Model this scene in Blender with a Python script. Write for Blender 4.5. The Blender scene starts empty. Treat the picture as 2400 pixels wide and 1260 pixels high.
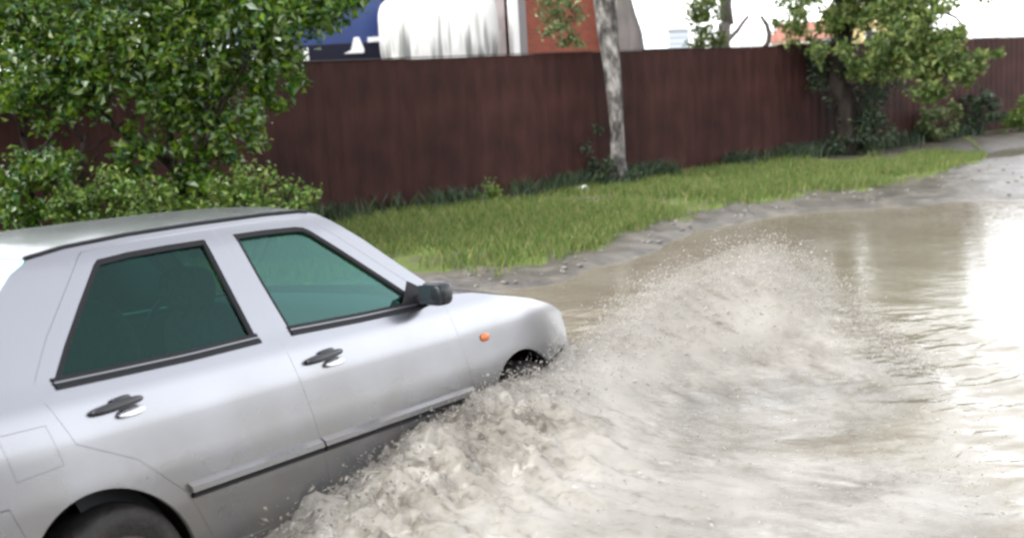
import bpy, math, random
import numpy as np
from mathutils import Vector, Matrix, noise
from mathutils.geometry import delaunay_2d_cdt

R = math.radians
random.seed(7)
rng = np.random.default_rng(11)
scene = bpy.context.scene
COL = scene.collection

# ------------------------------------------------------------------ camera
F, PITCH, ROLL, EYE = 2908.63, 0.15, 0.0542, 1.6819
cam_data = bpy.data.cameras.new('camera')
cam_data.sensor_width = 36.0
cam_data.lens = F / 2400.0 * 36.0
cam_data.clip_start = 0.05
cam_data.clip_end = 3000.0
cam = bpy.data.objects.new('camera', cam_data)
COL.objects.link(cam)
_fw = Vector((0, math.cos(PITCH), -math.sin(PITCH)))
_rt = Vector((1, 0, 0))
_up = _rt.cross(_fw)
_rt2 = _rt * math.cos(ROLL) - _up * math.sin(ROLL)
_up2 = _rt * math.sin(ROLL) + _up * math.cos(ROLL)
cam.matrix_world = Matrix(((_rt2.x, _up2.x, -_fw.x, 0), (_rt2.y, _up2.y, -_fw.y, 0),
                           (_rt2.z, _up2.z, -_fw.z, EYE), (0, 0, 0, 1)))
cam_data.dof.use_dof = True
cam_data.dof.focus_distance = 6.0
cam_data.dof.aperture_fstop = 2.6
scene.camera = cam
scene.cycles.filter_width = 2.7

# ------------------------------------------------------------------ sky, sun, exposure
SUN_EL, SUN_AZ = 48.0, -120.0          # azimuth from +Y, clockwise
world = bpy.data.worlds.new('World')
scene.world = world
world.use_nodes = True
wn = world.node_tree
sky = wn.nodes.new('ShaderNodeTexSky')
sky.sky_type = 'NISHITA'
sky.sun_disc = False
sky.sun_elevation = R(SUN_EL)
sky.sun_rotation = R(SUN_AZ)
sky.dust_density = 1.5
hsv = wn.nodes.new('ShaderNodeHueSaturation')   # overcast: nearly colourless
hsv.inputs['Saturation'].default_value = 0.12
bg = wn.nodes['Background']
bg.inputs['Strength'].default_value = 0.15
wn.links.new(sky.outputs[0], hsv.inputs['Color'])
wn.links.new(hsv.outputs[0], bg.inputs['Color'])
sun_data = bpy.data.lights.new('sun', 'SUN')
sun_data.energy = 0.5
sun_data.angle = R(25)
sun_data.color = (1.0, 0.97, 0.92)
sun = bpy.data.objects.new('sun', sun_data)
COL.objects.link(sun)
_d = Vector((math.sin(R(SUN_AZ)) * math.cos(R(SUN_EL)), math.cos(R(SUN_AZ)) * math.cos(R(SUN_EL)), math.sin(R(SUN_EL))))
sun.rotation_euler = _d.to_track_quat('Z', 'Y').to_euler()
scene.view_settings.view_transform = 'Standard'
scene.view_settings.look = 'None'
scene.view_settings.exposure = 2.35
scene.view_settings.gamma = 1.0


# ------------------------------------------------------------------ helpers
def at(u, v, Y):
    """world point seen at photo pixel (u, v) at world depth Y"""
    d = _fw * F + _rt2 * (u - 1200) - _up2 * (v - 630)
    t = Y / d.y
    return Vector((0, 0, EYE)) + d * t


def on_ground(u, v, z=0.0):
    d = _fw * F + _rt2 * (u - 1200) - _up2 * (v - 630)
    return Vector((0, 0, EYE)) + d * ((z - EYE) / d.z)


def empty(name, loc=(0, 0, 0), rot=(0, 0, 0)):
    o = bpy.data.objects.new(name, None)
    o.location = loc
    o.rotation_euler = rot
    o.empty_display_size = 0.2
    COL.objects.link(o)
    return o


def tag(o, label=None, cat=None, group=None, kind=None):
    if label: o['label'] = label
    if cat: o['category'] = cat
    if group: o['group'] = group
    if kind: o['kind'] = kind
    return o


def mesh_obj(name, verts, faces, mats, parent=None, smooth=True, mat_idx=None, normals=None):
    me = bpy.data.meshes.new(name)
    me.from_pydata([tuple(v) for v in verts], [], [tuple(f) for f in faces])
    if not isinstance(mats, (list, tuple)): mats = [mats]
    for m in mats: me.materials.append(m)
    if mat_idx is not None: me.polygons.foreach_set('material_index', mat_idx)
    me.polygons.foreach_set('use_smooth', [smooth] * len(me.polygons))
    me.update()
    if normals is not None:
        me.normals_split_custom_set_from_vertices([tuple(n) for n in normals])
    o = bpy.data.objects.new(name, me)
    COL.objects.link(o)
    if parent is not None: o.parent = parent
    return o


def np_mesh(name, V, nper, mat, parent=None, quads=True, smooth=False):
    """V: (n, nper, 3) separate polygons"""
    n = V.shape[0]
    me = bpy.data.meshes.new(name)
    me.vertices.add(n * nper)
    me.vertices.foreach_set('co', V.reshape(-1).astype(np.float32))
    me.loops.add(n * nper)
    me.loops.foreach_set('vertex_index', np.arange(n * nper, dtype=np.int32))
    me.polygons.add(n)
    me.polygons.foreach_set('loop_start', np.arange(n, dtype=np.int32) * nper)
    me.materials.append(mat)
    me.update(calc_edges=True)
    me.validate()
    me.polygons.foreach_set('use_smooth', [smooth] * n)
    o = bpy.data.objects.new(name, me)
    COL.objects.link(o)
    if parent is not None: o.parent = parent
    return o


def idx_mesh(name, V, Fc, mat, parent=None, smooth=True):
    """V (n,3), Fc (m,k) indices"""
    me = bpy.data.meshes.new(name)
    k = Fc.shape[1]
    me.vertices.add(len(V)); me.vertices.foreach_set('co', np.asarray(V, np.float32).reshape(-1))
    me.loops.add(Fc.size); me.loops.foreach_set('vertex_index', Fc.reshape(-1).astype(np.int32))
    me.polygons.add(len(Fc)); me.polygons.foreach_set('loop_start', np.arange(len(Fc), dtype=np.int32) * k)
    me.materials.append(mat)
    me.update(calc_edges=True); me.validate()
    me.polygons.foreach_set('use_smooth', [smooth] * len(Fc))
    o = bpy.data.objects.new(name, me)
    COL.objects.link(o)
    if parent is not None: o.parent = parent
    return o


class MB:
    """collects simple shapes into one mesh"""
    def __init__(s): s.v, s.f = [], []

    def add(s, v, f):
        b = len(s.v)
        s.v += [tuple(p) for p in v]
        s.f += [tuple(i + b for i in q) for q in f]
        return s

    def box(s, lo, hi, M=None):
        x0, y0, z0 = lo; x1, y1, z1 = hi
        v = [Vector(p) for p in ((x0, y0, z0), (x1, y0, z0), (x1, y1, z0), (x0, y1, z0), (x0, y0, z1), (x1, y0, z1), (x1, y1, z1), (x0, y1, z1))]
        if M is not None: v = [M @ p for p in v]
        return s.add(v, [(0, 3, 2, 1), (4, 5, 6, 7), (0, 1, 5, 4), (1, 2, 6, 5), (2, 3, 7, 6), (3, 0, 4, 7)])

    def tube(s, pts, rad, n=8, cap=True):
        pts = [Vector(p) for p in pts]
        if not isinstance(rad, (list, tuple)): rad = [rad] * len(pts)
        v, f = [], []
        for i, p in enumerate(pts):
            t = (pts[min(i + 1, len(pts) - 1)] - pts[max(i - 1, 0)]).normalized()
            a = Vector((1, 0, 0)) if abs(t.x) < .8 else Vector((0, 1, 0))
            a = (a - t * a.dot(t)).normalized(); b = t.cross(a)
            for k in range(n):
                an = 2 * math.pi * k / n
                v.append(p + (a * math.cos(an) + b * math.sin(an)) * rad[i])
        for i in range(len(pts) - 1):
            for k in range(n):
                f.append((i * n + k, i * n + (k + 1) % n, (i + 1) * n + (k + 1) % n, (i + 1) * n + k))
        if cap:
            f.append(tuple(range(n - 1, -1, -1))); f.append(tuple((len(pts) - 1) * n + k for k in range(n)))
        return s.add(v, f)

    def ellipsoid(s, c, r, nu=16, nv=10, M=None, power=1.0):
        v, f = [], []
        sp = lambda x: math.copysign(abs(x) ** power, x)
        for j in range(nv + 1):
            ph = -math.pi / 2 + math.pi * j / nv
            for i in range(nu):
                th = 2 * math.pi * i / nu
                p = Vector((sp(math.cos(th)) * sp(math.cos(ph)) * r[0], sp(math.sin(th)) * sp(math.cos(ph)) * r[1], sp(math.sin(ph)) * r[2]))
                if M is not None: p = M @ p
                v.append(p + Vector(c))
        for j in range(nv):
            for i in range(nu):
                f.append((j * nu + i, j * nu + (i + 1) % nu, (j + 1) * nu + (i + 1) % nu, (j + 1) * nu + i))
        return s.add(v, f)

    def lathe(s, prof, c, n=40, axis='y'):
        """prof: list of (radius, offset along axis)"""
        v, f = [], []
        for (r, o) in prof:
            for k in range(n):
                an = 2 * math.pi * k / n
                v.append(Vector((r * math.cos(an), o, r * math.sin(an))) + Vector(c) if axis == 'y' else Vector((r * math.cos(an), r * math.sin(an), o)) + Vector(c))
        m = len(prof)
        for i in range(m - 1):
            for k in range(n):
                f.append((i * n + k, (i + 1) * n + k, (i + 1) * n + (k + 1) % n, i * n + (k + 1) % n))
        return s.add(v, f)

    def build(s, name, mat, parent=None, smooth=False, bevel=0):
        o = mesh_obj(name, s.v, s.f, mat, parent, smooth)
        if bevel:
            b = o.modifiers.new('bevel', 'BEVEL'); b.width = bevel; b.segments = 3; b.limit_method = 'ANGLE'
        return o


# ------------------------------------------------------------------ materials
def new_mat(name):
    m = bpy.data.materials.new(name)
    m.use_nodes = True
    return m, m.node_tree.nodes, m.node_tree.links, m.node_tree.nodes['Principled BSDF']


def simple(name, col, rough=.5, metal=0., spec=.5, coat=0.):
    m, n, l, p = new_mat(name)
    p.inputs['Base Color'].default_value = (*col, 1)
    p.inputs['Roughness'].default_value = rough
    p.inputs['Metallic'].default_value = metal
    p.inputs['Specular IOR Level'].default_value = spec
    p.inputs['Coat Weight'].default_value = coat
    return m


def ramp(n, stops):
    r = n.new('ShaderNodeValToRGB')
    e = r.color_ramp.elements
    while len(e) < len(stops): e.new(.5)
    for i, (p, c) in enumerate(stops):
        e[i].position = p; e[i].color = (*c, 1)
    return r


def noisy(name, stops, scale=3., rough=.7, detail=6., stretch=(1, 1, 1), bump=0., bscale=None, spec=.3, metal=0., distort=0.):
    m, n, l, p = new_mat(name)
    tc = n.new('ShaderNodeTexCoord'); mp = n.new('ShaderNodeMapping')
    mp.inputs['Scale'].default_value = stretch
    l.new(tc.outputs['Object'], mp.inputs['Vector'])
    t = n.new('ShaderNodeTexNoise'); t.inputs['Scale'].default_value = scale; t.inputs['Detail'].default_value = detail
    t.inputs['Distortion'].default_value = distort
    l.new(mp.outputs[0], t.inputs['Vector'])
    r = ramp(n, stops)
    l.new(t.outputs['Fac'], r.inputs[0]); l.new(r.outputs[0], p.inputs['Base Color'])
    p.inputs['Roughness'].default_value = rough
    p.inputs['Specular IOR Level'].default_value = spec
    p.inputs['Metallic'].default_value = metal
    if bump:
        t2 = n.new('ShaderNodeTexNoise'); t2.inputs['Scale'].default_value = bscale or scale * 4; t2.inputs['Detail'].default_value = 6
        l.new(mp.outputs[0], t2.inputs['Vector'])
        b = n.new('ShaderNodeBump'); b.inputs['Strength'].default_value = bump; b.inputs['Distance'].default_value = .02
        l.new(t2.outputs['Fac'], b.inputs['Height']); l.new(b.outputs[0], p.inputs['Normal'])
    return m


def leafy(name, stops, rough=.35, trans=.25, spec=.5):
    """foliage: every leaf its own tint"""
    m, n, l, p = new_mat(name)
    g = n.new('ShaderNodeNewGeometry')
    r = ramp(n, stops)
    l.new(g.outputs['Random Per Island'], r.inputs[0]); l.new(r.outputs[0], p.inputs['Base Color'])
    p.inputs['Roughness'].default_value = rough; p.inputs['Specular IOR Level'].default_value = spec
    tr = n.new('ShaderNodeBsdfTranslucent'); l.new(r.outputs[0], tr.inputs['Color'])
    mx = n.new('ShaderNodeMixShader'); mx.inputs[0].default_value = trans
    l.new(p.outputs[0], mx.inputs[1]); l.new(tr.outputs[0], mx.inputs[2])
    l.new(mx.outputs[0], n['Material Output'].inputs['Surface'])
    return m


M_soil = noisy('wet dirt', [(.3, (.028, .024, .020)), (.5, (.062, .053, .043)), (.72, (.12, .104, .084))], scale=3.4, rough=.36, detail=9, bump=1., bscale=11, spec=.5)
M_verge = noisy('verge soil', [(.35, (.06, .055, .03)), (.5, (.075, .10, .022)), (.7, (.11, .15, .03))], scale=1.5, rough=.9, bump=.6, bscale=30)
M_fence = None
M_bark_dark = noisy('dark bark', [(.35, (.012, .010, .009)), (.7, (.045, .036, .03))], scale=8, stretch=(1, 1, .25), rough=.95, bump=.8, spec=.08)
M_bark_grey = noisy('grey bark', [(.3, (.09, .08, .075)), (.7, (.21, .185, .175))], scale=5, stretch=(1, 1, .3), rough=.85, bump=.8)
M_leaf_shrub = leafy('shrub leaves', [(0, (.018, .05, .006)), (.3, (.06, .13, .008)), (.62, (.12, .185, .012)), (.8, (.035, .12, .045)), (.93, (.19, .24, .05)), (1, (.34, .42, .33))], rough=.24, trans=.35, spec=.5)  # palest tint paints wet sky highlights onto single leaves
M_leaf_low = leafy('low bush leaves', [(0, (.025, .06, .008)), (.5, (.07, .14, .014)), (.85, (.13, .19, .025)), (1, (.2, .23, .08))], rough=.4)
M_leaf_olive = leafy('olive leaves', [(0, (.035, .075, .018)), (.5, (.11, .17, .035)), (1, (.23, .26, .075))], rough=.5, trans=.35)
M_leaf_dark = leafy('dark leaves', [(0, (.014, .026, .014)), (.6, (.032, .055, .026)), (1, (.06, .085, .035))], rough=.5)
M_leaf_birch = leafy('birch leaves', [(0, (.05, .08, .03)), (.6, (.11, .15, .05)), (1, (.22, .25, .1))], rough=.45, trans=.35)
M_grass = leafy('grass blades', [(0, (.07, .12, .03)), (.5, (.125, .18, .045)), (.85, (.19, .21, .07)), (1, (.27, .245, .12))], rough=.7, trans=.4, spec=.25)
M_black = simple('black rubber', (.006, .006, .008), .6, 0, .25)
M_blackgloss = simple('black plastic', (.012, .013, .016), .28)
M_dark = simple('dark interior', (.014, .016, .018), .8)
M_seat = noisy('seat cloth', [(.3, (.02, .024, .028)), (.7, (.045, .05, .055))], scale=30, rough=.95)
M_tyre = noisy('wet tyre', [(.3, (.010, .010, .010)), (.7, (.03, .026, .024))], scale=9, rough=.6, bump=.4)
M_rim = simple('dirty steel rim', (.22, .21, .20), .5, .6)
M_chrome = simple('bright trim', (.72, .73, .76), .25, .75)


def mat_paint():
    m, n, l, p = new_mat('silver paint')
    tc = n.new('ShaderNodeTexCoord')
    t = n.new('ShaderNodeTexNoise'); t.inputs['Scale'].default_value = 3.5; t.inputs['Detail'].default_value = 8
    l.new(tc.outputs['Object'], t.inputs['Vector'])
    sx = n.new('ShaderNodeSeparateXYZ'); l.new(tc.outputs['Object'], sx.inputs[0])
    # noisy mud film that also paints darker ground reflections on the lower flanks
    mr = n.new('ShaderNodeMapRange'); mr.inputs['From Min'].default_value = .90; mr.inputs['From Max'].default_value = .42
    mr.inputs['To Min'].default_value = 0; mr.inputs['To Max'].default_value = .92
    l.new(sx.outputs['Z'], mr.inputs['Value'])
    mu = n.new('ShaderNodeMath'); mu.operation = 'MULTIPLY'; l.new(mr.outputs[0], mu.inputs[0])
    rr = ramp(n, [(.35, (.42, .42, .42)), (.65, (1, 1, 1))]); l.new(t.outputs['Fac'], rr.inputs[0]); l.new(rr.outputs[0], mu.inputs[1])
    t2 = n.new('ShaderNodeTexNoise'); t2.inputs['Scale'].default_value = 55; t2.inputs['Detail'].default_value = 3
    l.new(tc.outputs['Object'], t2.inputs['Vector'])
    sp = ramp(n, [(.60, (0, 0, 0)), (.66, (1, 1, 1))]); l.new(t2.outputs['Fac'], sp.inputs[0])
    m3 = n.new('ShaderNodeMapRange'); m3.inputs['From Min'].default_value = .82; m3.inputs['From Max'].default_value = .35; m3.inputs['To Max'].default_value = .8
    l.new(sx.outputs['Z'], m3.inputs['Value'])
    m4 = n.new('ShaderNodeMath'); m4.operation = 'MULTIPLY'; l.new(sp.outputs[0], m4.inputs[0]); l.new(m3.outputs[0], m4.inputs[1])
    m5 = n.new('ShaderNodeMath'); m5.operation = 'MAXIMUM'; l.new(mu.outputs[0], m5.inputs[0]); l.new(m4.outputs[0], m5.inputs[1])
    mu = m5
    mx = n.new('ShaderNodeMix'); mx.data_type = 'RGBA'
    l.new(mu.outputs[0], mx.inputs[0]); mx.inputs[6].default_value = (.245, .25, .275, 1); mx.inputs[7].default_value = (.13, .118, .10, 1)
    l.new(mx.outputs[2], p.inputs['Base Color'])
    mm = n.new('ShaderNodeMath'); mm.operation = 'MULTIPLY_ADD'; mm.inputs[1].default_value = -.7; mm.inputs[2].default_value = .95
    l.new(mu.outputs[0], mm.inputs[0]); l.new(mm.outputs[0], p.inputs['Metallic'])
    p.inputs['Roughness'].default_value = .27
    p.inputs['Coat Weight'].default_value = .5; p.inputs['Coat Roughness'].default_value = .12
    return m


def mat_glass(name, tint, ior):
    m, n, l, p = new_mat(name)
    tr = n.new('ShaderNodeBsdfTransparent'); tr.inputs['Color'].default_value = (*tint, 1)
    gl = n.new('ShaderNodeBsdfGlossy'); gl.inputs['Roughness'].default_value = .03; gl.inputs['Color'].default_value = (.50, .97, .90, 1)
    fr = n.new('ShaderNodeFresnel'); fr.inputs['IOR'].default_value = ior
    mx = n.new('ShaderNodeMixShader')
    l.new(fr.outputs[0], mx.inputs[0]); l.new(tr.outputs[0], mx.inputs[1]); l.new(gl.outputs[0], mx.inputs[2])
    l.new(mx.outputs[0], n['Material Output'].inputs['Surface'])
    return m


def mat_fence():
    m, n, l, p = new_mat('brown sheet metal')
    tc = n.new('ShaderNodeTexCoord'); mp = n.new('ShaderNodeMapping'); mp.inputs['Scale'].default_value = (1.6, 1.6, .8)
    l.new(tc.outputs['Object'], mp.inputs['Vector'])
    t = n.new('ShaderNodeTexNoise'); t.inputs['Scale'].default_value = 2.4; t.inputs['Detail'].default_value = 7
    l.new(mp.outputs[0], t.inputs['Vector'])
    r = ramp(n, [(.25, (.018, .0085, .0078)), (.5, (.035, .0135, .0112)), (.78, (.056, .022, .018))])
    l.new(t.outputs['Fac'], r.inputs[0])
    oi = n.new('ShaderNodeObjectInfo')
    hs = n.new('ShaderNodeHueSaturation')
    mr = n.new('ShaderNodeMapRange'); mr.inputs['To Min'].default_value = .78; mr.inputs['To Max'].default_value = 1.2
    l.new(oi.outputs['Random'], mr.inputs['Value']); l.new(mr.outputs[0], hs.inputs['Value']); l.new(r.outputs[0], hs.inputs['Color'])
    l.new(hs.outputs[0], p.inputs['Base Color'])
    p.inputs['Roughness'].default_value = .75
    p.inputs['Specular IOR Level'].default_value = .15
    return m


def mat_water(name, stops, rough, bump_s, scale, stretch, rot):
    m, n, l, p = new_mat(name)
    tc = n.new('ShaderNodeTexCoord')
    t0 = n.new('ShaderNodeTexNoise'); t0.inputs['Scale'].default_value = 1.1; t0.inputs['Detail'].default_value = 5
    l.new(tc.outputs['Object'], t0.inputs['Vector'])
    r = ramp(n, stops); l.new(t0.outputs['Fac'], r.inputs[0]); l.new(r.outputs[0], p.inputs['Base Color'])
    p.inputs['Roughness'].default_value = rough; p.inputs['IOR'].default_value = 1.34
    mp = n.new('ShaderNodeMapping'); mp.inputs['Rotation'].default_value = (0, 0, rot); mp.inputs['Scale'].default_value = stretch
    l.new(tc.outputs['Object'], mp.inputs['Vector'])
    t = n.new('ShaderNodeTexNoise'); t.inputs['Scale'].default_value = scale; t.inputs['Detail'].default_value = 4; t.inputs['Distortion'].default_value = .4
    l.new(mp.outputs[0], t.inputs['Vector'])
    b = n.new('ShaderNodeBump'); b.inputs['Strength'].default_value = bump_s; b.inputs['Distance'].default_value = .03
    l.new(t.outputs['Fac'], b.inputs['Height']); l.new(b.outputs[0], p.inputs['Normal'])
    return m


def mat_splash():
    m, n, l, p = new_mat('splashing water')
    fl = n.new('ShaderNodeAttribute'); fl.attribute_name = 'flow'
    cv = n.new('ShaderNodeAttribute'); cv.attribute_name = 'cover'
    tc = n.new('ShaderNodeTexCoord')
    def tex(src, scale, stretch, detail=4., dist=.3):
        m2 = n.new('ShaderNodeMapping'); m2.inputs['Scale'].default_value = stretch
        l.new(src, m2.inputs['Vector'])
        t = n.new('ShaderNodeTexNoise'); t.inputs['Scale'].default_value = scale; t.inputs['Detail'].default_value = detail; t.inputs['Distortion'].default_value = dist
        l.new(m2.outputs[0], t.inputs['Vector'])
        return t
    streak = tex(fl.outputs['Vector'], 9, (.55, 1.7, 1), 6.)
    fine = tex(tc.outputs['Object'], 26, (1, 1.6, 1), 5.)
    broad = tex(tc.outputs['Object'], 2.0, (1, 1.4, 1), 3.)
    def math_(op, a, b):
        q = n.new('ShaderNodeMath'); q.operation = op
        for i, v in enumerate((a, b)):
            if isinstance(v, (int, float)): q.inputs[i].default_value = v
            else: l.new(v, q.inputs[i])
        return q.outputs[0]
    mixn = math_('ADD', math_('MULTIPLY', streak.outputs['Fac'], .4), math_('ADD', math_('MULTIPLY', fine.outputs['Fac'], .3), math_('MULTIPLY', broad.outputs['Fac'], .3)))
    r = ramp(n, [(.37, (.16, .145, .12)), (.46, (.275, .257, .228)), (.54, (.355, .338, .308)), (.64, (.45, .435, .405))])
    l.new(mixn, r.inputs[0])
    si = n.new('ShaderNodeAttribute'); si.attribute_name = 'silt'       # more silt in the water torn off along the wheels
    r2 = ramp(n, [(.39, (.10, .09, .075)), (.46, (.26, .235, .195)), (.53, (.38, .355, .31)), (.62, (.52, .49, .44))]); l.new(mixn, r2.inputs[0])
    sx_m = n.new('ShaderNodeMix'); sx_m.data_type = 'RGBA'; l.new(math_('MULTIPLY', si.outputs['Fac'], .7), sx_m.inputs[0]); l.new(r.outputs[0], sx_m.inputs[6]); l.new(r2.outputs[0], sx_m.inputs[7])
    l.new(sx_m.outputs[2], p.inputs['Base Color'])
    p.inputs['Roughness'].default_value = .20; p.inputs['IOR'].default_value = 1.34
    b = n.new('ShaderNodeBump'); b.inputs['Strength'].default_value = .30; b.inputs['Distance'].default_value = .03
    l.new(mixn, b.inputs['Height']); l.new(b.outputs[0], p.inputs['Normal'])
    tr = n.new('ShaderNodeBsdfTranslucent'); l.new(r.outputs[0], tr.inputs['Color'])
    m1 = n.new('ShaderNodeMixShader'); m1.inputs[0].default_value = .2
    l.new(p.outputs[0], m1.inputs[1]); l.new(tr.outputs[0], m1.inputs[2])
    # torn into holes and strands where the sheet runs thin
    al = math_('ADD', math_('MULTIPLY', cv.outputs['Fac'], 1.9), math_('MULTIPLY', math_('ADD', math_('MULTIPLY', streak.outputs['Fac'], .6), math_('MULTIPLY', fine.outputs['Fac'], .4)), -1.25))
    mr = n.new('ShaderNodeMapRange'); mr.inputs['From Min'].default_value = -.25; mr.inputs['From Max'].default_value = .55
    l.new(al, mr.inputs['Value'])
    tp = n.new('ShaderNodeBsdfTransparent')
    m2 = n.new('ShaderNodeMixShader'); l.new(mr.outputs[0], m2.inputs[0]); l.new(tp.outputs[0], m2.inputs[1]); l.new(m1.outputs[0], m2.inputs[2])
    l.new(m2.outputs[0], n['Material Output'].inputs['Surface'])
    return m


def mat_drop():
    m, n, l, p = new_mat('muddy droplets')
    g = n.new('ShaderNodeNewGeometry')
    r = ramp(n, [(0, (.36, .335, .295)), (1, (.58, .555, .51))]); l.new(g.outputs['Random Per Island'], r.inputs[0]); l.new(r.outputs[0], p.inputs['Base Color'])
    p.inputs['Roughness'].default_value = .15; p.inputs['IOR'].default_value = 1.34
    tr = n.new('ShaderNodeBsdfTranslucent'); l.new(r.outputs[0], tr.inputs['Color'])
    tp = n.new('ShaderNodeBsdfTransparent')
    mx = n.new('ShaderNodeMixShader'); mx.inputs[0].default_value = .4
    l.new(p.outputs[0], mx.inputs[1]); l.new(tr.outputs[0], mx.inputs[2])
    m2 = n.new('ShaderNodeMixShader'); m2.inputs[0].default_value = .3
    l.new(mx.outputs[0], m2.inputs[1]); l.new(tp.outputs[0], m2.inputs[2])
    l.new(m2.outputs[0], n['Material Output'].inputs['Surface'])
    return m


M_paint = mat_paint(); M_glass = mat_glass('tinted glass', (.30, .52, .47), 1.72); M_glass_darkrefl = mat_glass('glass with painted dark reflection', (.22, .36, .33), 1.36); M_fence = mat_fence()  # rear door panes darker and duller, painting in darker reflections
M_water = mat_water('muddy water', [(.3, (.135, .118, .088)), (.7, (.18, .164, .132))], .05, .13, 7, (1, 2.2, 1), R(-25))
M_splash = mat_splash()
M_drop = mat_drop()


# ------------------------------------------------------------------ terrain
FT = math.tan(0.7367)
FENCE_D = Vector((math.cos(.7367), math.sin(.7367), 0))
FENCE_N = Vector((math.sin(.7367), -math.cos(.7367), 0))      # towards the road


def fence_y(x): return 17.2414 + FT * x


def to_fence(x, y): return (fence_y(x) - y) * math.cos(.7367)    # metres in front of the fence


SHORE = [(-14, 3.0), (-9, 7.5), (-4.5, 9.6), (-.75, 10.1), (.4, 10.7), (1.2, 11.95), (2.05, 13.7), (3.2, 14.75), (4.6, 15.0), (6.6, 15.1), (9, 16.5), (13, 20)]
sx_, sy_ = [p[0] for p in SHORE], [p[1] for p in SHORE]
WATER_Z = -.04


def shore_dist(x, y):
    """>0 on the bank, <0 in the puddle"""
    d1 = (y - np.interp(x, sx_, sy_)) * .8
    d2 = (2.0 + .12 * np.sin(x * .9) - y) * .8
    return np.maximum(d1, d2)


def fbm(x, y, s, o=3):
    v, a = 0., 1.
    for _ in range(o):
        v += a * noise.noise(Vector((x * s, y * s, 3.1))); s *= 2.1; a *= .5
    return v


def ground_z(x, y, rough=True):
    d = float(shore_dist(x, y))
    if rough: d += .22 * fbm(x, y, .8)
    z = -.30 + .30 * min(1, max(0, (d + 1.1) / 1.1)) ** .8 if d < 0 else min(.07, .035 * d ** .8 + .0)
    # a second wet hollow up the track
    r2 = ((x - 9.3) / 2.2) ** 2 + ((y - 21.6 - .9 * (x - 8.6)) / .9) ** 2
    z -= .19 * math.exp(-r2) if r2 < 9 else 0
    if y < -2.5: z += 4.6 * min(1, (-2.5 - y) / 7) ** 1.3 + .3 * fbm(x, y, .3)  # unseen embankment behind the camera, added to block skylight from car and fence
    if rough: z += .030 * fbm(x, y, 2.0, 4) * (1 if d > 0 else .3)
    return z


xs = np.unique(np.concatenate([np.linspace(-400, -60, 8), np.linspace(-60, -8, 24), np.linspace(-8, 14, 150), np.linspace(14, 60, 24), np.linspace(60, 400, 10)]))
ys = np.unique(np.concatenate([np.linspace(-60, -14, 5), np.linspace(-14, 0, 15), np.linspace(0, 9, 24), np.linspace(9, 20, 110), np.linspace(20, 34, 40), np.linspace(34, 700, 16)]))
V = [(x, y, ground_z(x, y) if (-10 < x < 16 and -1 < y < 34) or (y <= -1 and abs(x) < 60) else .06) for y in ys for x in xs]
nx = len(xs)
Fc = [(j * nx + i, j * nx + i + 1, (j + 1) * nx + i + 1, (j + 1) * nx + i) for j in range(len(ys) - 1) for i in range(nx - 1)]
ground = tag(mesh_obj('ground', V, Fc, M_soil), 'wet brown dirt track and bank beside the puddle, plus an added unseen embankment', 'ground', kind='structure')

# water of the big puddle and of the hollow: one flat sheet each, the ground shapes the shoreline
wx = np.concatenate([np.linspace(-12, -4, 9)[:-1], np.linspace(-4, -.5, 20)[:-1], np.linspace(-.5, 3.4, 165), np.linspace(3.4, 6, 40)[1:], np.linspace(6, 14, 12)[1:]])
wy = np.concatenate([np.linspace(1.2, 3.6, 8)[:-1], np.linspace(3.6, 9.2, 230), np.linspace(9.2, 12, 40)[1:], np.linspace(12, 17.5, 30)[1:]])


def wave(x, y):
    r = math.hypot(x - .3, (y - 6.2))
    a = .009 * math.exp(-((r - 2.3) / 1.1) ** 2)
    return a * (math.sin(r * 11 + 1.2 * noise.noise(Vector((x, y, 0)))) * .5 + 1.3 * fbm(x * .9 + y * .35, y * 1.6 - x * .5, 2.2, 3)) + .002 * fbm(x, y, 2.5, 2) + .0055 * math.exp(-((r - 2.4) / .95) ** 2) * fbm(x * .75 + y * .5, (y * .8 - x * .6) * 2.2, 6.5, 3)


V = [(x, y, WATER_Z + wave(x, y)) for y in wy for x in wx]
nx = len(wx)
Fc = [(j * nx + i, j * nx + i + 1, (j + 1) * nx + i + 1, (j + 1) * nx + i) for j in range(len(wy) - 1) for i in range(nx - 1)]
water = tag(mesh_obj('puddle_water', V, Fc, M_water), 'large muddy puddle covering the road and reflecting the white sky', 'puddle', kind='structure')
V = [(x, 21.6 + .9 * (x - 8.6) + s * 1.8, -.035) for x in np.linspace(6.8, 12.0, 12) for s in (-1, 1)]
Fc = [(2 * i, 2 * i + 2, 2 * i + 3, 2 * i + 1) for i in range(11)]
tag(mesh_obj('track_water', V, Fc, M_water), 'narrow water filled rut farther up the dirt track', 'puddle', kind='structure')

# grass verge between fence and track
EDGE = [(-8, 8.6), (-4, 10.1), (-.9, 10.85), (0, 10.75), (.5, 11.25), (1.1, 12.6), (2.2, 14.35), (2.9, 15.1), (4.0, 15.75), (5.3, 16.4), (6.6, 18.0), (7.6, 19.6), (8.6, 22.2), (9.4, 25.3), (12, 28)]
ex_, ey_ = [p[0] for p in EDGE], [p[1] for p in EDGE]


def in_verge(x, y):
    e = np.interp(x, ex_, ey_) + .16 * math.sin(x * 5.1) + .12 * math.sin(x * 11.7 + 1)
    return y > e and y < fence_y(x) - .02


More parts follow.
